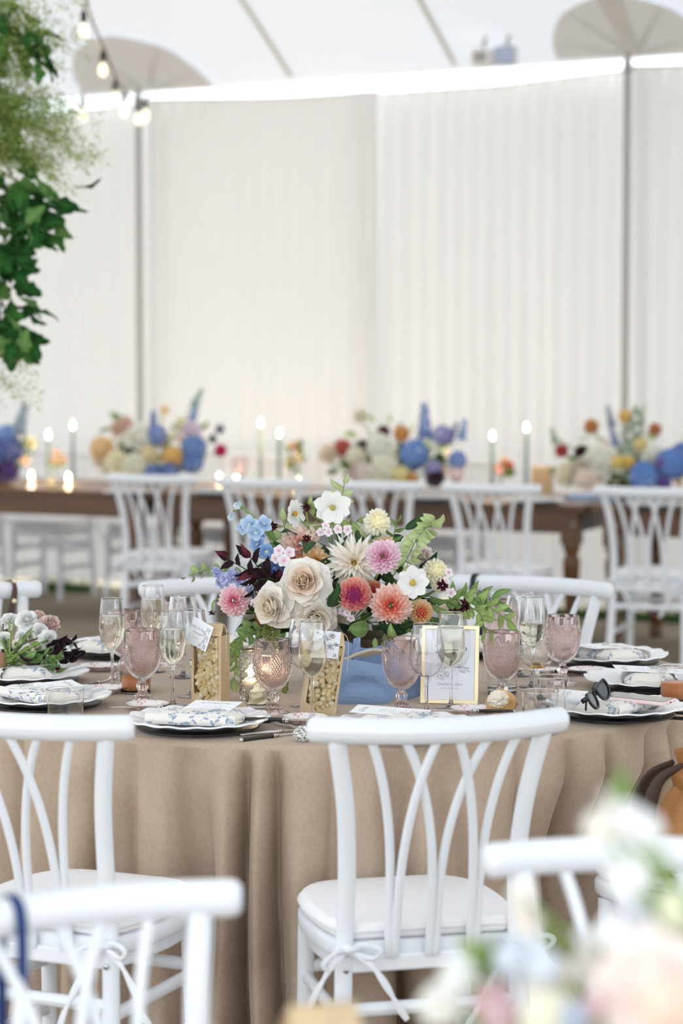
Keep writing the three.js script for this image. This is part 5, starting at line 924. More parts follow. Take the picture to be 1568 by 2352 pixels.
{ // green amaranth tassels
  const r = rng(60), bead = (() => { const g = new THREE.IcosahedronGeometry(0.0032, 1), c = []; for (let i = 0; i < g.attributes.position.count; i++) c.push(...lin(i % 3 ? '#8a9a4e' : '#a6b265')); g.setAttribute('color', new THREE.Float32BufferAttribute(c, 3)); return g; })();
  for (const pts of [[[-0.171, 0.914, -5.92], [-0.166, 0.882, -5.88], [-0.142, 0.815, -5.86], [-0.137, 0.762, -5.85]], [[-0.176, 0.924, -5.93], [-0.184, 0.895, -5.9], [-0.173, 0.866, -5.88]], [[0.156, 0.917, -5.9], [0.118, 0.904, -5.87], [0.102, 0.868, -5.86]]]) {
    const c = new THREE.CatmullRomCurve3(pts.map((p) => V(...rel(p)))), list = [];
    for (let i = 0; i < 260; i++) { const t = r(), p = c.getPointAt(t), q = 0.014 * (1.1 - 0.6 * t), a = r() * TAU, u = Math.sqrt(r()); list.push(moved(bead, p.x + Math.cos(a) * q * u, p.y + (r() - 0.5) * 0.01, p.z + Math.sin(a) * q * u)); }
    const m = mk('amaranth_tassel', mergeGeometries(list), mat.leaf, centre); m.userData.kind = 'stuff';
  }
}
{
  const r = rng(91);
  for (let i = 0; i < 190; i++) { const a = r() * TAU, e = r(), R = (0.1 + 0.1 * r()) * (1 - 0.35 * e), p = [Math.cos(a) * R * 1.4, 0.13 + e * 0.27 * (1 - 0.35 * r()), Math.sin(a) * R * (Math.sin(a) > 0 ? 0.45 : 0.95) - 0.02], c = i % 9 === 0 ? GREEN.plum : i % 4 === 0 ? GREEN.mid : i % 2 ? GREEN.dark : GREEN.deep; leafAt(centre, i % 3 ? 'oval' : 'lance', 0.05 + Math.round(r() * 3) * 0.008, c, p, [Math.cos(a) + (r() - 0.5), 0.2 + (r() - 0.5) * 1.4 - (1 - e) * 0.5, Math.sin(a) + (r() - 0.5)], r() * 3); }
  for (const [at, L, c, dir, roll, kind] of [[[-0.029, 0.971, -5.85], 0.07, GREEN.dark, [0.3, 0.8, 0.3], 0.3, 'oval'], [[0.065, 0.919, -5.84], 0.05, GREEN.mid, [-0.9, 0.1, 0.3], 0.2, 'round'], [[0.049, 0.933, -5.85], 0.045, GREEN.mid, [-0.6, -0.3, 0.4], 0.6, 'oval'], [[0.091, 0.935, -5.84], 0.075, GREEN.deep, [0.9, -0.3, 0.2], 0.1, 'oval'], [[0.123, 0.922, -5.86], 0.06, GREEN.dark, [0.7, 0.2, 0.3], 0.4, 'oval'], [[0.082, 0.899, -5.83], 0.035, GREEN.fresh, [0.2, -0.9, 0.3], 0.5, 'oval'], [[0.112, 0.872, -5.83], 0.04, GREEN.fresh, [-0.6, -0.3, 0.3], 0.5, 'lance'], [[-0.196, 0.941, -5.88], 0.05, GREEN.dark, [-0.2, -0.8, 0.3], 0.3, 'oval'], [[-0.2, 0.962, -5.88], 0.045, ['#8a4a2c', '#a5623c'], [0.1, -0.9, 0.2], 0.3, 'oval'], [[0.128, 0.895, -5.82], 0.045, GREEN.fresh, [-0.2, 0.9, 0.2], -0.4, 'oval'], [[-0.01, 1.024, -5.9], 0.06, GREEN.dark, [-0.1, -0.9, 0.3], 0.4, 'oval'], [[0.162, 1.064, -5.93], 0.045, GREEN.mid, [-0.5, -0.8, 0.3], 0.5, 'oval'], [[0.215, 0.992, -5.9], 0.06, GREEN.mid, [0.9, -0.1, 0.3], 0.5, 'lance'], [[0.22, 0.97, -5.9], 0.065, GREEN.fresh, [0.9, -0.25, 0.3], 0.2, 'lance']]) leafAt(centre, kind, L, c, rel(at), dir, roll);
}
// ------------------------------------------------------------------ hand bouquet on a plate
{
  const B = [-0.778, 0.8, -5.926], b = thing('hand_bouquet', 'hand bouquet of white roses and plum leaves lying on a plate', 'bouquet', B), r = rng(12), o = (p) => [p[0] - B[0], p[1] - B[1], p[2] - B[2]];
  const put = (kind, R, cols, at, dir, s, name) => { const g = new THREE.Group(); g.name = name; g.position.set(...o(at)); aim(g, dir); b.add(g); asParts(g, 'petal', KIND[kind](R * 0.84, cols, s)); };
  const wr = [['#f1efe6', '#fbfaf6'], ['#f4f2ec', '#fcfbf9'], ['#f6f5f1', '#fdfdfb'], ['#f7f6f2', '#fefefc']], pk = [['#dba99a', '#ecccc0'], ['#e8c3b5', '#f2dad0'], ['#edd0c5', '#f5e2da'], ['#efd6cc', '#f6e6df']];
  for (const [x, y, d, R, c, dir, n] of [[[-0.851, 0.903, -6.15], 0, 0, 0.03, wr, [-0.3, 0.7, 0.6], 'rose'], [[-0.8, 0.907, -6.12], 0, 0, 0.036, wr, [0.2, 0.6, 0.7], 'rose'], [[-0.765, 0.881, -6.1], 0, 0, 0.03, wr, [0.5, 0.4, 0.7], 'rose'], [[-0.741, 0.862, -6.08], 0, 0, 0.033, wr, [0.5, 0.2, 0.8], 'rose'], [[-0.744, 0.893, -6.14], 0, 0, 0.036, pk, [0.7, 0.5, 0.5], 'rose'], [[-0.777, 0.91, -6.16], 0, 0, 0.028, pk, [0.4, 0.8, 0.3], 'rose'], [[-0.809, 0.871, -6.08], 0, 0, 0.022, wr, [0, 0.3, 0.9], 'rose'], [[-0.729, 0.806, -6.02], 0, 0, 0.03, wr, [0.7, 0.0, 0.7], 'rose'], [[-0.859, 0.862, -6.08], 0, 0, 0.028, wr, [-0.3, 0.3, 0.9], 'rose'], [[-0.795, 0.795, -6.02], 0, 0, 0.022, pk, [0.2, 0, 0.9], 'rose']]) put('rose', R, c, x, dir, Math.round(R * 1000), n);
  for (const x of [[-0.818, 0.854, -6.05], [-0.786, 0.842, -6.04]]) put('pompon', 0.02, COL.lemon, x, [0, 0.2, 1], 3, 'carnation'); put('soft', 0.013, COL.burgundy, [-0.714, 0.801, -6.02], [0.4, 0, 0.8], 4, 'red_bloom');
  for (let i = 0; i < 40; i++) { const q = [-0.837, 0.823, -6], e = [[-0.847, 0.89, -6.12], [-0.787, 0.878, -6.08], [-0.743, 0.851, -6.08], [-0.728, 0.801, -6.04], [-0.792, 0.791, -6.03]][i % 5], h = V(...o(q)), t = V(...o(e)).add(V((r() - 0.5) * 0.05, (r() - 0.5) * 0.05, (r() - 0.5) * 0.05)); mk('stem', sweep([[h.x - 0.06, h.y + (r() - 0.5) * 0.02, h.z], [h.x, h.y + (r() - 0.5) * 0.02, h.z + (r() - 0.5) * 0.02], [lerp(h.x, t.x, 0.5), lerp(h.y, t.y, 0.55) + (r() - 0.5) * 0.02, lerp(h.z, t.z, 0.5) + (r() - 0.5) * 0.02], t], 0.0022, { sides: 6, seg: 12 }), i % 3 ? mat.stem : mat.darkStem, b); }
  for (let i = 0; i < 84; i++) { const far = i % 3 === 0, q = far ? [-0.71, 0.834, -6.08] : [-0.77, 0.813, -6.03]; leafAt(b, far ? 'jag' : i % 4 ? 'lance' : 'oval', 0.04 + (i % 3) * 0.006, far ? GREEN.plum : i % 5 ? GREEN.mid : GREEN.plum, o([q[0] + (r() - 0.5) * 0.085, q[1] + (r() - 0.5) * 0.05, q[2] + (r() - 0.5) * 0.05]), [0.6 + r() * 0.4 - 0.3, r() - 0.45, r() * 0.6], r() * 3); }
  mk('ribbon_wrap', sweep([o([-0.89, 0.815, -6]), o([-0.838, 0.819, -6])], [0.022, 0.022], { sides: 20, seg: 6 }), P({ color: 0x8d6f52, roughness: 0.8 }), b);
}

// ------------------------------------------------------------------ flowers, candles and ware on the farm tables
const tone = (c, k = 0.35, pale = 0) => { const a = new THREE.Color(c).lerp(new THREE.Color(0xffffff), pale), b = a.clone().lerp(new THREE.Color(0xffffff), k), d = a.clone().multiplyScalar(0.82); return [['#' + d.getHexString(), '#' + a.getHexString()], ['#' + a.getHexString(), '#' + b.getHexString()]]; };
const farCache = new Map();
function farBloom(kind, color, pale = 0) {     // unit radius, one mesh
  const key = kind + color + pale; if (farCache.has(key)) return farCache.get(key);
  const cols = tone(color, 0.18, pale); let list;
  if (kind === 'hydrangea') { list = []; const f = KIND.floret(0.24, cols.slice(1), 3), r = rng(6); for (let i = 0; i < 60; i++) { const z = 1 - (i / 60) * 1.5, a = i * 2.4, s = Math.sqrt(Math.max(0, 1 - z * z)), q = new THREE.Quaternion().setFromUnitVectors(V(0, 0, 1), V(s * Math.cos(a), s * Math.sin(a), z)); for (const [g, m] of f) list.push([g, new THREE.Matrix4().compose(V(s * Math.cos(a) * 0.9, s * Math.sin(a) * 0.9, z * 0.9), q, V(1, 1, 1)).multiply(m)]); } }
  else if (kind === 'spire') { list = []; const f = KIND.larkspur(0.3, cols.slice(1), 4); for (let i = 0; i < 22; i++) { const t = i / 22, a = i * 2.4, w = 0.34 * (1 - 0.6 * t), q = new THREE.Quaternion().setFromUnitVectors(V(0, 0, 1), V(Math.cos(a), 0.2, Math.sin(a)).normalize()); for (const [g, m] of f) list.push([g, new THREE.Matrix4().compose(V(Math.cos(a) * w, (t - 0.5) * 2, Math.sin(a) * w), q, V(1 - 0.5 * t, 1 - 0.5 * t, 1 - 0.5 * t)).multiply(m)]); } }
  else if (kind === 'ball') list = bloomPetals({ R: 1, n: 42, phi: [0.1, 2], L: [0.4, 0.6], W: [0.3, 0.46], rings: 3, cols, cup: 0.5, curl: -0.1, sphere: 0.45, seed: 3 });
  else if (kind === 'rose') list = bloomPetals({ R: 1, n: 30, phi: [0.1, 1.8], L: [0.5, 1], W: [0.6, 1], rings: 3, cols, cup: 0.3, curl: -0.1, tip: 0.4, sphere: 0.08, seed: 4 });
  else list = bloomPetals({ R: 1, n: 9, phi: [1.2, 1.4], L: [1, 1], W: [0.8, 0.8], rings: 1, cols: cols.slice(1), cup: 0.1, curl: 0.1, seed: 5 });
  if (kind === 'ball' || kind === 'rose') {       // the closed heart of the bloom
    const h = new THREE.SphereGeometry(kind === 'ball' ? 0.62 : 0.4, 12, 8), c = lin(cols[0][1]), n = h.attributes.position.count; h.setAttribute('color', new THREE.Float32BufferAttribute(Array.from({ length: n * 3 }, (_, i) => c[i % 3]), 3)); list.push([h, new THREE.Matrix4().makeTranslation(0, 0, kind === 'ball' ? 0.06 : 0.1)]);
  }
  const g = asMesh(list); farCache.set(key, g); return g;
}
const farLeaf = ['oval', 'lance'].map((k) => k);
// blooms: [x, y, z, radius, kind, colour, name]; leaves fill the middle
function farArrangement(base, label, blooms, leaves, seed, group, grow = 1.12, pale = 0) {
  const g = thing('flower_arrangement', label, 'flowers', base, 0, group), r = rng(seed), o = (p) => [p[0] - base[0], p[1] - base[1], p[2] - base[2]];
  mk('vessel', lathe(splinePts([[0.0001, 0], [0.05, 0.002], [0.03, 0.03], [0.08, 0.07], [0.1, 0.1], [0.09, 0.1], [0.0001, 0.06]], 24), 24), P({ color: 0x6a5a40, roughness: 0.6 }), g);
  for (const [p, R, kind, color, name] of blooms) {
    const q = o(p), m = mk(name ?? { hydrangea: 'hydrangea', spire: 'delphinium', ball: 'dahlia', rose: 'rose', open: 'cosmos' }[kind], farBloom(kind, color, pale), mat.petal, g, q); m.scale.setScalar(R * grow * (kind === 'hydrangea' ? 0.84 : 1));
    if (kind !== 'spire') aim(m, [q[0] * 1.2 + (r() - 0.5) * 0.5, 0.3 + (r() - 0.3) * 0.5, 1]); else m.rotation.z = (r() - 0.5) * 0.5 - q[0] * 0.8;
    if (q[1] > 0.16) mk('stem', sweep([[0, 0.09, 0], [q[0] * 0.4, q[1] * 0.55, q[2] * 0.5], q], 0.003, { sides: 5, seg: 8 }), mat.stem, g);
  }
  if (!pale) for (let i = 0; i < 22; i++) { const a = r() * TAU, q = Math.sqrt(r()), m = mk(i % 2 ? 'rose' : 'small_bloom', farBloom(i % 2 ? 'rose' : 'open', ['#f4efe0', '#f1e2c0', '#efd0b4', '#f3ecd2', '#d9a9a0', '#c9cfae'][i % 6]), mat.petal, g, [Math.cos(a) * q * leaves[0][2] * 1.05, 0.1 + r() * 0.2, 0.05 + Math.sin(a) * q * 0.1]); m.scale.setScalar(0.024 + 0.02 * r()); aim(m, [Math.cos(a), 0.5, 1]); }
  if (!pale) for (let i = 0; i < 34; i++) { const x = (r() - 0.5) * 2.1 * leaves[0][2]; leafAt(g, i % 3 ? 'oval' : 'lance', 0.072, i % 4 === 0 ? GREEN.plum : i % 2 ? GREEN.dark : GREEN.mid, [x, 0.1 + r() * 0.1, 0.09 + r() * 0.04], [x * 3 + (r() - 0.5), 0.2 + (r() - 0.5) * 0.9, 0.5], r() * 3); }
  for (const [n, c, sx, sy, y0] of leaves) for (let i = 0; i < n; i++) { const a = r() * TAU, R = Math.sqrt(r()); leafAt(g, i % 2 ? 'oval' : 'lance', 0.066 + Math.round(r() * 2) * 0.014, c, [Math.cos(a) * R * sx, y0 + r() * sy, Math.sin(a) * R * 0.12 + 0.03], [Math.cos(a) + (r() - 0.5), (r() - 0.35) * 1.4, Math.sin(a) * 0.6 + 0.3], r() * 3); }
}
const farFlowers = 'arrangements on the farm tables';
farArrangement([-2.003, 0.76, -14.348], 'blue and violet flower arrangement at the low candles on the farm table', [[[-1.863, 1.077, -13.45], 0.07, 'hydrangea', '#5f8fd6'], [[-1.833, 0.994, -13.4], 0.08, 'hydrangea', '#4f5fa8'], [[-1.942, 0.982, -13.4], 0.09, 'hydrangea', '#4a78c8'], [[-1.851, 0.885, -13.4], 0.06, 'ball', '#6d4f8e'], [[-1.771, 1.175, -13.4], 0.085, 'spire', '#a9bccd'], [[-1.931, 0.873, -13.4], 0.06, 'ball', '#47264a'], [[-1.821, 1.111, -13.5], 0.05, 'spire', '#86aee0']], [[26, GREEN.dark, 0.16, 0.2, 0.1], [12, GREEN.mid, 0.18, 0.25, 0.1]], 1, farFlowers);
farArrangement([-1.085, 0.76, -13.853], 'arrangement of blue hydrangeas, yellow balls and one magenta bloom on the farm table', [[[-1.293, 1.025, -13], 0.065, 'ball', '#f1cf9a'], [[-1.284, 0.975, -13.05], 0.06, 'rose', '#f2e2d2'], [[-1.078, 1.086, -12.95], 0.075, 'rose', '#f4f1e2'], [[-1.207, 0.96, -12.9], 0.055, 'rose', '#f5ecc4'], [[-1.103, 0.944, -12.85], 0.06, 'rose', '#f3eed6'], [[-1.028, 0.995, -12.9], 0.05, 'ball', '#f1e3b8'], [[-0.893, 0.995, -12.8], 0.055, 'ball', '#e9bf76'], [[-0.989, 1.097, -12.95], 0.065, 'hydrangea', '#7b93cc'], [[-1.011, 1.154, -13], 0.07, 'spire', '#8190c6'], [[-0.785, 1.032, -12.85], 0.08, 'hydrangea', '#5d88c8'], [[-0.797, 0.962, -12.85], 0.075, 'hydrangea', '#4f7cc0'], [[-0.909, 0.914, -12.8], 0.06, 'hydrangea', '#3f68b0'], [[-1.002, 0.907, -12.8], 0.05, 'hydrangea', '#4a74ba'], [[-0.642, 1.02, -12.9], 0.034, 'ball', '#d01f62'], [[-0.857, 1.154, -13], 0.042, 'ball', '#f0ebc8'], [[-0.802, 1.121, -12.95], 0.05, 'rose', '#ead9e2'], [[-0.796, 1.211, -13.05], 0.055, 'spire', '#6f9fd6'], [[-0.773, 1.3, -13.05], 0.05, 'spire', '#a9c4bd'], [[-1.203, 1.13, -13], 0.045, 'open', '#c29a80'], [[-0.95, 1.231, -13], 0.03, 'open', '#eccb8e'], [[-1.161, 1.154, -13], 0.045, 'open', '#cfa58f'], [[-0.651, 1.13, -13], 0.026, 'ball', '#9a90a8'], [[-0.689, 1.076, -13], 0.022, 'ball', '#7e7590'], [[-1.118, 0.999, -12.9], 0.035, 'ball', '#2c1c1a']], [[40, GREEN.dark, 0.26, 0.14, 0.1], [30, GREEN.mid, 0.28, 0.3, 0.1], [8, GREEN.plum, 0.3, 0.1, 0.1]], 2, farFlowers);
farArrangement([0.28, 0.76, -13.39], 'arrangement with coral and white blooms and one round blue hydrangea on the farm table', [[[0.002, 1.05, -12.55], 0.045, 'ball', '#c9604e'], [[0.072, 1.014, -12.45], 0.048, 'ball', '#efe9cf'], [[0.11, 1.053, -12.5], 0.042, 'ball', '#3a1c1c'], [[0.2, 1.059, -12.45], 0.062, 'rose', '#f7f5e6'], [[0.37, 1.028, -12.35], 0.085, 'hydrangea', '#4f84cc'], [[0.308, 1.127, -12.5], 0.04, 'ball', '#e2a45e'], [[0.518, 1.12, -12.4], 0.062, 'hydrangea', '#8f8fc4'], [[0.428, 1.196, -12.45], 0.085, 'spire', '#7f9bd4'], [[0.218, 0.948, -12.35], 0.07, 'rose', '#f3eed8'], [[0.125, 0.932, -12.35], 0.055, 'open', '#d9cbbd'], [[0.076, 0.93, -12.4], 0.04, 'rose', '#d5b9ae'], [[0.304, 0.924, -12.3], 0.042, 'ball', '#ecdf9c'], [[0.357, 0.906, -12.3], 0.03, 'ball', '#d99a3c'], [[-0.072, 1.023, -12.55], 0.05, 'rose', '#f2dfc4'], [[0.592, 0.997, -12.35], 0.055, 'hydrangea', '#6f8fd0'], [[0.625, 1.153, -12.4], 0.05, 'spire', '#8fb4de'], [[0.572, 1.138, -12.4], 0.05, 'spire', '#8d86bb'], [[0.216, 1.138, -12.5], 0.032, 'ball', '#5c2626'], [[0.095, 1.215, -12.55], 0.036, 'rose', '#f1ead0'], [[0.468, 0.958, -12.3], 0.045, 'ball', '#a7a0c8'], [[0.479, 0.913, -12.3], 0.05, 'ball', '#351a22']], [[44, GREEN.mid, 0.3, 0.22, 0.1], [34, GREEN.dark, 0.28, 0.14, 0.1], [16, GREEN.fresh, 0.3, 0.3, 0.1]], 3, farFlowers);
farArrangement([1.487, 0.76, -12.751], 'arrangement of large blue hydrangeas under tall orange and yellow blooms on the farm table', [[[1.3, 1.012, -12.1], 0.078, 'rose', '#f5f3e4'], [[1.117, 1.046, -12.3], 0.034, 'ball', '#b9443e'], [[1.135, 0.937, -12.15], 0.06, 'rose', '#eee2c6'], [[1.212, 1.04, -12.2], 0.042, 'ball', '#33161a'], [[1.259, 1.176, -12.2], 0.036, 'ball', '#d29250'], [[1.42, 1.23, -12.1], 0.034, 'ball', '#f0cf7e'], [[1.558, 1.169, -12], 0.032, 'ball', '#c9824e'], [[1.49, 1.091, -12.05], 0.038, 'ball', '#f1dc9a'], [[1.376, 1.006, -12], 0.034, 'ball', '#ecd277'], [[1.424, 1.006, -12], 0.032, 'ball', '#eccd6c'], [[1.5, 0.933, -11.95], 0.09, 'hydrangea', '#4a80cc'], [[1.629, 0.998, -11.95], 0.09, 'hydrangea', '#4f82d0'], [[1.696, 1.028, -12], 0.085, 'hydrangea', '#3f6fc0'], [[1.575, 1.007, -11.9], 0.028, 'ball', '#7d6cae'], [[1.202, 0.968, -12.1], 0.05, 'rose', '#cdbfa8'], [[1.219, 0.917, -12.05], 0.055, 'rose', '#f3e2d0'], [[1.342, 1.23, -12.1], 0.05, 'spire', '#a9b4c0'], [[1.463, 1.132, -12.1], 0.14, 'spire', '#b4c2a8'], [[1.366, 1.13, -12.15], 0.05, 'spire', '#a3b4d4'], [[1.077, 1.124, -12.3], 0.04, 'spire', '#b4c29c'], [[1.591, 0.904, -11.9], 0.035, 'ball', '#6d4f96'], [[1.549, 1.039, -12], 0.05, 'rose', '#f0eee0']], [[30, GREEN.fresh, 0.34, 0.25, 0.1], [30, GREEN.mid, 0.34, 0.16, 0.1], [10, GREEN.plum, 0.3, 0.08, 0.1]], 4, farFlowers);
// bud vases
[[[-1.701, 0.76, -14.348], 'bud vase of dried pink sprigs between two low candles', ['#c9948a', '#d9b0a4', '#8a9a72'], 0.19], [[-0.251, 0.76, -13.774], 'bud vase with one rust flower and green leaves beside the tapers', ['#a5705e', '#c9b79c', '#6f8a52'], 0.26], [[0.884, 0.76, -13.39], 'bud vase with a red flower beside the tall taper', ['#b5313f', '#e0a9ac', '#b98a5a'], 0.17]].forEach(([p, label, cols, h], k) => {
  const v = thing('bud_vase', label, 'vase', p, 0, 'bud vases on the farm tables'), r = rng(300 + k);
  mk('glass', lathe(splinePts([[0.0001, 0.002], [0.024, 0.003], [0.026, 0.03], [0.012, 0.07], [0.014, 0.1]], 20), 20), mat.clear, v);
  for (let i = 0; i < 9; i++) { const a = r() * TAU, q = [Math.cos(a) * 0.075 * r() , h * (0.55 + 0.5 * r()), Math.sin(a) * 0.05]; mk('stem', sweep([[0, 0.01, 0], [q[0] * 0.2, 0.09, 0], q], 0.0018, { sides: 5, seg: 8 }), mat.stem, v); const m = mk('blossom', farBloom(i % 2 ? 'ball' : 'open', cols[i % 3]), mat.petal, v, q); m.scale.setScalar(0.018 + 0.01 * r()); aim(m, [q[0] * 4, 0.4, 1]); if (i % 2) leafAt(v, 'oval', 0.06, GREEN.mid, [q[0] * 0.6, q[1] * 0.7, q[2] * 0.5], [Math.cos(a), 0.5, 0.4], r() * 3); }
});
// tapers and tea lights
const farFlame = lathe(splinePts([[0.0001, 0], [0.006, 0.008], [0.0065, 0.015], [0.003, 0.03], [0.0001, 0.042]], 16), 10);
[[[-1.719, 0.76, -14.179], 0.265, 'slim grey green taper candle above the dried pink sprigs'], [[-1.567, 0.76, -14.096], 0.325, 'tall grey green taper candle beside the second tea light'], [[-0.456, 0.76, -13.656], 0.355, 'tall grey green taper candle of the pair beside the pink goblet'], [[-0.349, 0.76, -13.541], 0.3, 'shorter grey green taper candle of the pair beside the bud vase'], [[0.825, 0.76, -13.207], 0.3, 'shorter grey green taper candle beside the red flower'], [[1.002, 0.76, -13.099], 0.35, 'tall grey green taper candle beside the kraft box']].forEach(([p, h, label]) => {
  const c = thing('taper_candle', label, 'candle', p, 0, 'lit taper candles');
  mk('holder', lathe(splinePts([[0.0001, 0], [0.035, 0.001], [0.036, 0.006], [0.014, 0.012], [0.016, 0.03], [0.0125, 0.032], [0.0001, 0.02]], 20), 20), mat.gold, c);
  mk('wax', sweep([[0, 0.02, 0], [0, h * 0.5, 0], [0, h, 0]], (t) => [0.0125 - 0.003 * t, 0.0125 - 0.003 * t], { sides: 14, seg: 6 }), mat.taper, c); mk('wick', sweep([[0, h, 0], [0.001, h + 0.008, 0]], 0.0009, { sides: 5, seg: 2 }), mat.black, c);
  mk('flame', farFlame, mat.flame, c, [0, h + 0.006, 0]); lampLight(0, h + 0.02, 0, 0.1, c);
});
[[[-1.843, 0.76, -14.348], 'lit tea light in a glass cup beside the violet flowers'], [[-1.604, 0.76, -14.179], 'lit tea light in a glass cup under the tall taper'], [[-0.717, 0.76, -14.138], 'lit tea light in a glass cup under the magenta bloom'], [[-0.618, 0.76, -14.221], 'lit tea light in a glass cup beside the pink goblet'], [[-0.255, 0.76, -14.014], 'lit tea light in a glass cup below the bud vase']].forEach(([p, label]) => {
  const c = thing('tea_light', label, 'candle', p, 0, 'lit tea lights');
  mk('cup', lathe([[0.0001, 0.002], [0.027, 0.003], [0.03, 0.06]], 24), mat.clear, c); mk('wax', lathe([[0.0001, 0.004], [0.02, 0.004], [0.02, 0.02], [0.0001, 0.02]], 20), mat.wax, c);
  mk('flame', farFlame, mat.flame, c, [0, 0.024, 0]); lampLight(0, 0.04, 0, 0.06, c);
});
// settings and glasses
[[-1.146, 0.775, -13.123], [-0.696, 0.775, -13.123], [-0.091, 0.775, -12.873], [0.459, 0.775, -12.666], [0.99, 0.775, -12.433], [1.57, 0.775, -12.145]].forEach((p, i) => {
  const what = ['before the yellow ball dahlias', 'under the magenta bloom', 'before the coral bloom', 'under the blue hydrangea', 'before the tall tapers', 'at the blue cloth swag'][i];
  tag(mk('charger', chargerGeo, mat.charger, scene, [p[0], TOP, p[2]]), `black charger on the farm table ${what}`, 'charger', 'black chargers on the farm tables');
  tag(mk('dinner_plate', dinnerGeo, mat.china, scene, [p[0], TOP + 0.0075, p[2]]), `white scalloped plate on the farm table ${what}`, 'plate', 'white plates on the farm tables');
  const n = mk('napkin', napkinA, mat.linen, scene, [p[0], TOP + 0.018, p[2]]); n.rotation.y = TENT.turn; tag(n, `folded printed napkin on the farm table ${what}`, 'napkin', 'napkins on the farm tables');
});
[[[-0.586, 0.76, -13.933], 'beside the paired tapers'], [[0.087, 0.76, -13.465], 'half hidden by the cream poppies'], [[0.638, 0.76, -13.39], 'beside the violet delphinium']].forEach(([p, what]) => tag(mk('pressed_goblet', gobletGeo, mat.pinkGlass, scene, p), `pink goblet on the farm table ${what}`, 'goblet', 'pink goblets on the farm tables'));
{ const b = mk('gift_box', rbox(0.11, 0.16, 0.05, 0.004), mat.kraft, scene, [1.096, 0.76, -13.17]); b.position.y += 0.08; b.rotation.y = TENT.turn; tag(b, 'kraft paper box standing beside the tall taper on the farm table', 'box'); }
{ // blue cloth draped over the join of the tables
  const p = [1.395, 0.76, -12.751], w = thing('blue_swag', 'light blue cloth draped over the front edge of the farm table', 'cloth', p, TENT.turn);
  mk('cloth', sheet(40, 16, (u, v) => { const x = (u - 0.5) * 0.5, d = v < 0.5 ? lerp(-0.3, 0.0, v * 2) : 0.004 + (v - 0.5) * 0.03, y = v < 0.5 ? 0.012 + 0.014 * noise(u * 7, v * 5) : 0.01 - (v - 0.5) * 2 * (0.07 + 0.05 * Math.sin(u * 9)); return [x + 0.02 * Math.sin(v * 5), y + 0.006 * Math.sin(u * 26), d + 0.012 * Math.sin(u * 26) * v]; }, { thick: 0.002 }), mat.bluecloth, w);
}

// ------------------------------------------------------------------ pastel flowers on the table below the camera
{
  const B = [0.46, 0.76, -2.08];
  farArrangement(B, 'out of focus pastel arrangement with a large peach bloom close to the lens', [
    [[0.252, 1.101, -1.95], 0.046, 'rose', '#f6d2c4'], [[0.255, 1.101, -1.88], 0.026, 'ball', '#eebf92'], [[0.154, 1.08, -2.1], 0.026, 'hydrangea', '#a9bfdc'], [[0.171, 1.099, -2], 0.02, 'hydrangea', '#b0c4de'], [[0.132, 1.043, -2.1], 0.019, 'ball', '#c4505f'], [[0.138, 1.042, -2.05], 0.017, 'ball', '#b84a5e'], [[0.173, 1.058, -2], 0.022, 'rose', '#f4efc6'], [[0.182, 1.072, -2.05], 0.023, 'rose', '#e9cfb2'], [[0.192, 1.071, -1.95], 0.014, 'ball', '#4f7db4'], [[0.209, 1.081, -1.95], 0.012, 'ball', '#c9627a'], [[0.224, 1.09, -2.05], 0.024, 'rose', '#e2d6cb'], [[0.246, 1.09, -2.1], 0.02, 'rose', '#e6dfda'], [[0.27, 1.124, -2.05], 0.028, 'hydrangea', '#c9c8dc'], [[0.258, 1.123, -2.1], 0.022, 'hydrangea', '#d0cfdf'], [[0.281, 1.149, -2], 0.018, 'ball', '#e6e6a8'], [[0.239, 1.225, -2], 0.016, 'rose', '#f5f5f6'], [[0.254, 1.218, -2], 0.015, 'rose', '#f3f4f6'], [[0.222, 1.236, -2], 0.017, 'spire', '#efe8d8'], [[0.217, 1.22, -2], 0.016, 'rose', '#efe7d6'], [[0.158, 1.139, -2.1], 0.011, 'rose', '#f2e2cf'], [[0.163, 1.117, -2.1], 0.014, 'rose', '#f0ddcc'], [[0.087, 1.041, -2.1], 0.019, 'rose', '#e4e0d2'], [[0.102, 1.067, -2.1], 0.016, 'rose', '#e9ece4'], [[0.214, 1.098, -2.1], 0.012, 'ball', '#d8d8dc'], [[0.24, 1.179, -2], 0.018, 'rose', '#f3f2f0'], [[0.227, 1.131, -2], 0.015, 'open', '#f2f2f6'],
  ], [[8, GREEN.mid, 0.16, 0.12, 0.1]], 9, 'flowers on the table below the camera', 1.0, 0.5);
  const g = scene.children.at(-1), o = (p) => [p[0] - B[0], p[1] - B[1], p[2] - B[2]];
  for (const [at, dir, L, c] of [[[0.114, 1.079, -2.15], [0.8, -0.4, 0.2], 0.05, GREEN.mid], [[0.105, 1.085, -2.15], [0.9, -0.1, 0.2], 0.045, GREEN.fresh], [[0.128, 1.073, -2.15], [0.3, -0.9, 0.2], 0.045, GREEN.mid], [[0.144, 1.089, -2.15], [-0.5, -0.8, 0.2], 0.035, GREEN.mid], [[0.267, 1.176, -2.1], [0.3, -0.9, 0.2], 0.055, GREEN.pale], [[0.271, 1.145, -2.1], [-0.2, -0.9, 0.2], 0.04, GREEN.fresh], [[0.284, 1.138, -2], [0.2, 0.7, 0.2], 0.03, ['#4f8a2c', '#68a53c']], [[0.242, 1.214, -2.12], [0.1, 0.9, 0.2], 0.04, GREEN.mid], [[0.239, 1.08, -2.05], [-0.5, 0.7, 0.1], 0.035, GREEN.mid]]) leafAt(g, 'oval', L, c, o(at), dir, 0.3);
  // clear vase and a blurred drinking glass beside it
  tumbler([0.062, 0.936, -2.3].map((v, i) => (i === 1 ? 0.76 : v)), 0.035, 0.17, 'tall blurred clear glass beside the kraft bag below the camera', 'tumblers');
}

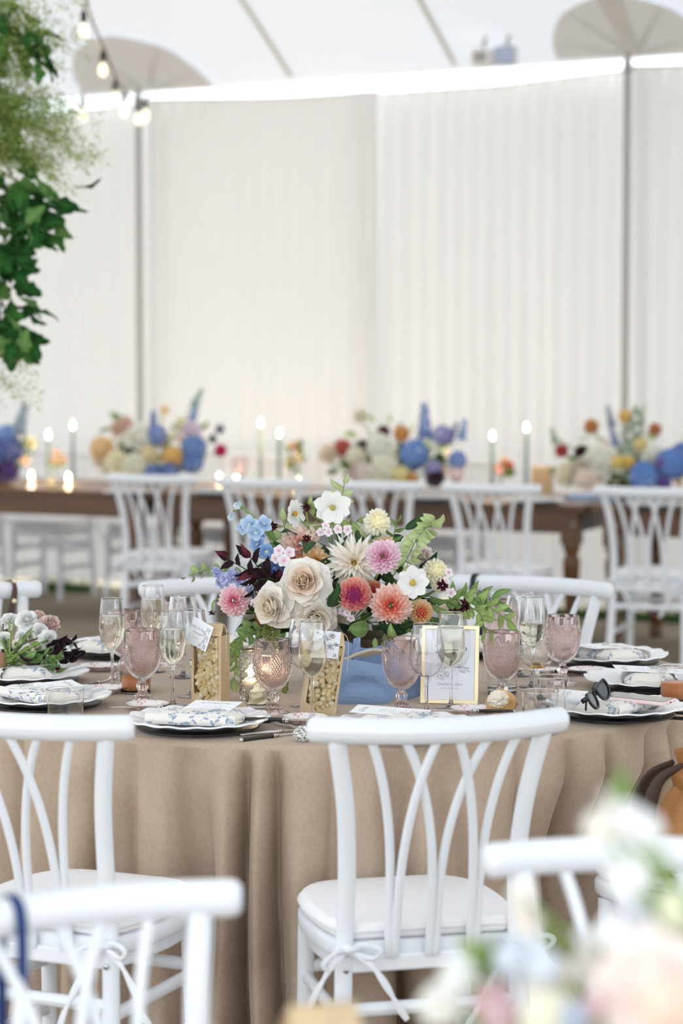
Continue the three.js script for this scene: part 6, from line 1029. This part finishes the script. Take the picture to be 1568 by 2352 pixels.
// ------------------------------------------------------------------ green garland on a pole and the string of bulbs
{
  const G = [-1.42, 0, -8.6], g = thing('greenery_garland', 'hanging garland of oak leaves and feathery green sprays wound round a tent pole', 'garland', G), r = rng(501), o = (p) => [p[0] - G[0], p[1] - G[1], p[2] - G[2]];
  mk('pole', sweep([[0, 0, 0], [0, 3, 0], [0, 5.2, 0]], 0.045, { sides: 16, seg: 6 }), mat.pole, g);
  const oak = ['#1f4a1e', '#2f6a2c'], oak2 = ['#37702f', '#4f8a3f'], oak3 = ['#5d8a45', '#7da562'], clumps = [[-1.156, 2.703, -8.5], [-1.09, 2.607, -8.45], [-1.177, 2.071, -8.5], [-1.11, 2.039, -8.45], [-1.043, 2.051, -8.4], [-1.163, 1.95, -8.5], [-1.064, 2.114, -8.45], [-1.181, 1.738, -8.5], [-1.129, 1.677, -8.45], [-1.182, 1.616, -8.5], [-1.146, 2.192, -8.5], [-1.188, 2.423, -8.55], [-1.172, 1.859, -8.5], [-1.235, 2.343, -8.5], [-1.255, 1.89, -8.5], [-1.278, 2.568, -8.5]];
  clumps.forEach((p, k) => { const q = o(p); stemTo(g, [[q[0] * 0.2, q[1] + 0.12, q[2] * 0.2], [q[0] * 0.7, q[1] + 0.08, q[2] * 0.7], q], 0.004, mat.darkStem); for (let i = 0; i < 12; i++) leafAt(g, 'oak', 0.092 + Math.round(r() * 3) * 0.008, [oak, oak, oak2, oak, oak3][(i + k) % 5], [q[0] + (r() - 0.5) * 0.1, q[1] + (r() - 0.5) * 0.13, q[2] + (r() - 0.5) * 0.12], [0.3 + (r() - 0.5) * 1.6, -0.5 + (r() - 0.5) * 1.3, (r() - 0.5)], r() * 6); });
  for (const [p, d] of [[[-0.998, 2.104, -8.4], [0.9, -0.3, 0.1]], [[-0.953, 2.111, -8.4], [0.8, -0.5, 0.1]], [[-0.922, 2.144, -8.4], [0.9, 0.3, 0.1]], [[-1.021, 2.006, -8.4], [0.5, -0.9, 0.2]], [[-1.101, 1.73, -8.45], [0.8, -0.6, 0.1]], [[-1.129, 1.669, -8.45], [0.4, -0.9, 0.2]], [[-1.16, 1.601, -8.45], [0.1, -1, 0.1]], [[-1.134, 1.888, -8.45], [0.9, -0.3, 0.2]], [[-1.09, 2.592, -8.45], [0.6, 0.3, 0.3]], [[-1.111, 2.763, -8.45], [0.9, -0.6, 0.1]]]) leafAt(g, 'oak', 0.1, oak, o(p), d, r() * 2);
  // feathery asparagus-like sprays: fine needles nobody could count
  const needle = geoOf([-0.0022, 0, 0, 0.0022, 0, 0, 0, 0.021, 0], [0, 1, 2]), spots = [[-1.037, 2.69, -8.4], [-0.979, 2.542, -8.4], [-1.091, 2.473, -8.45], [-0.995, 2.379, -8.4], [-0.921, 2.349, -8.4], [-1.011, 2.275, -8.4], [-0.952, 2.2, -8.4], [-1.122, 2.339, -8.45], [-1.173, 2.523, -8.5], [-1.139, 2.219, -8.45], [-1.168, 1.464, -8.5], [-1.1, 1.457, -8.45], [-1.17, 2.762, -8.5], [-0.947, 2.72, -8.4], [-0.876, 2.305, -8.4]], N = 17000;
  const im = new THREE.InstancedMesh(needle, P({ color: 0xa3b862, roughness: 1, transmission: 0.3 }), N), m4 = new THREE.Matrix4();
  const twigs = spots.flatMap((p, k) => Array.from({ length: k > 9 && k < 12 ? 3 : 9 }, () => { const q = o(p), a = V(q[0] * 0.35 - 0.02, q[1] + 0.05 + (r() - 0.5) * 0.15, q[2] * 0.4), b = V(q[0] + (r() - 0.45) * 0.16, q[1] + (r() - 0.55) * 0.2, q[2] + (r() - 0.5) * 0.16); return new THREE.CatmullRomCurve3([a, a.clone().lerp(b, 0.5).add(V(0, 0.05, 0)), b]); }));
  twigs.forEach((c) => mk('twig', sweep(c.getPoints(4), 0.0005, { sides: 4, seg: 8 }), mat.stem, g));
  for (let i = 0; i < N; i++) { const c = twigs[i % twigs.length], p = c.getPointAt(0.25 + 0.75 * r()), q = new THREE.Quaternion().setFromEuler(new THREE.Euler(r() * 6, r() * 6, r() * 6)), s = 0.5 + r(); m4.compose(p.add(V((r() + r() - 1) * 0.045, (r() + r() - 1) * 0.045, (r() + r() - 1) * 0.045)), q, V(s, s, s)); im.setMatrixAt(i, m4); }
  im.name = 'feathery_foliage'; im.castShadow = im.receiveShadow = true; im.userData.kind = 'stuff'; g.add(im);
}
{
  const s = thing('string_light', 'black string of small warm light bulbs sagging from the tent roof', 'string light', [-1.112, 3.017, -14.2]), o = (p) => { const b = s.position; return [p[0] - b.x, p[1] - b.y, p[2] - b.z]; };
  const cord = [[-0.968, 3.307, -9.2], [-1.045, 3.068, -10], [-1.112, 3.05, -10.8], [-1.128, 2.992, -11.6], [-1.147, 2.944, -12.4], [-1.145, 2.915, -13], [-1.13, 2.934, -13.6], [-1.104, 3.007, -14.1]].map(o); mk('cord', sweep(cord, 0.006, { sides: 6, seg: 80 }), mat.cable, s);
  const glassG = lathe(splinePts([[0.006, 0], [0.018, -0.02], [0.022, -0.04], [0.015, -0.062], [0.0001, -0.07]], 16), 16);
  for (const p of [[-1.148, 3.021, -10.9], [-1.142, 2.935, -11.7], [-1.159, 2.877, -12.5], [-1.159, 2.863, -13], [-1.122, 2.862, -13.5], [-1.108, 2.909, -13.8], [-1.335, 2.802, -12.6]]) {
    const q = o(p), b = new THREE.Group(); b.name = 'bulb'; b.position.set(...q); s.add(b);
    mk('socket', sweep([[0, 0.05, 0], [0, 0.0, 0]], [0.014, 0.014], { sides: 10, seg: 3 }), mat.cable, b); mk('glass_bulb', glassG, mat.bulb, b); mk('drop_wire', sweep([[0, 0.05, 0], [0, 0.09, 0.0]], 0.004, { sides: 5, seg: 2 }), mat.cable, b); lampLight(0, -0.035, 0, 0.04, b);
  }
}

renderer.render(scene, camera);
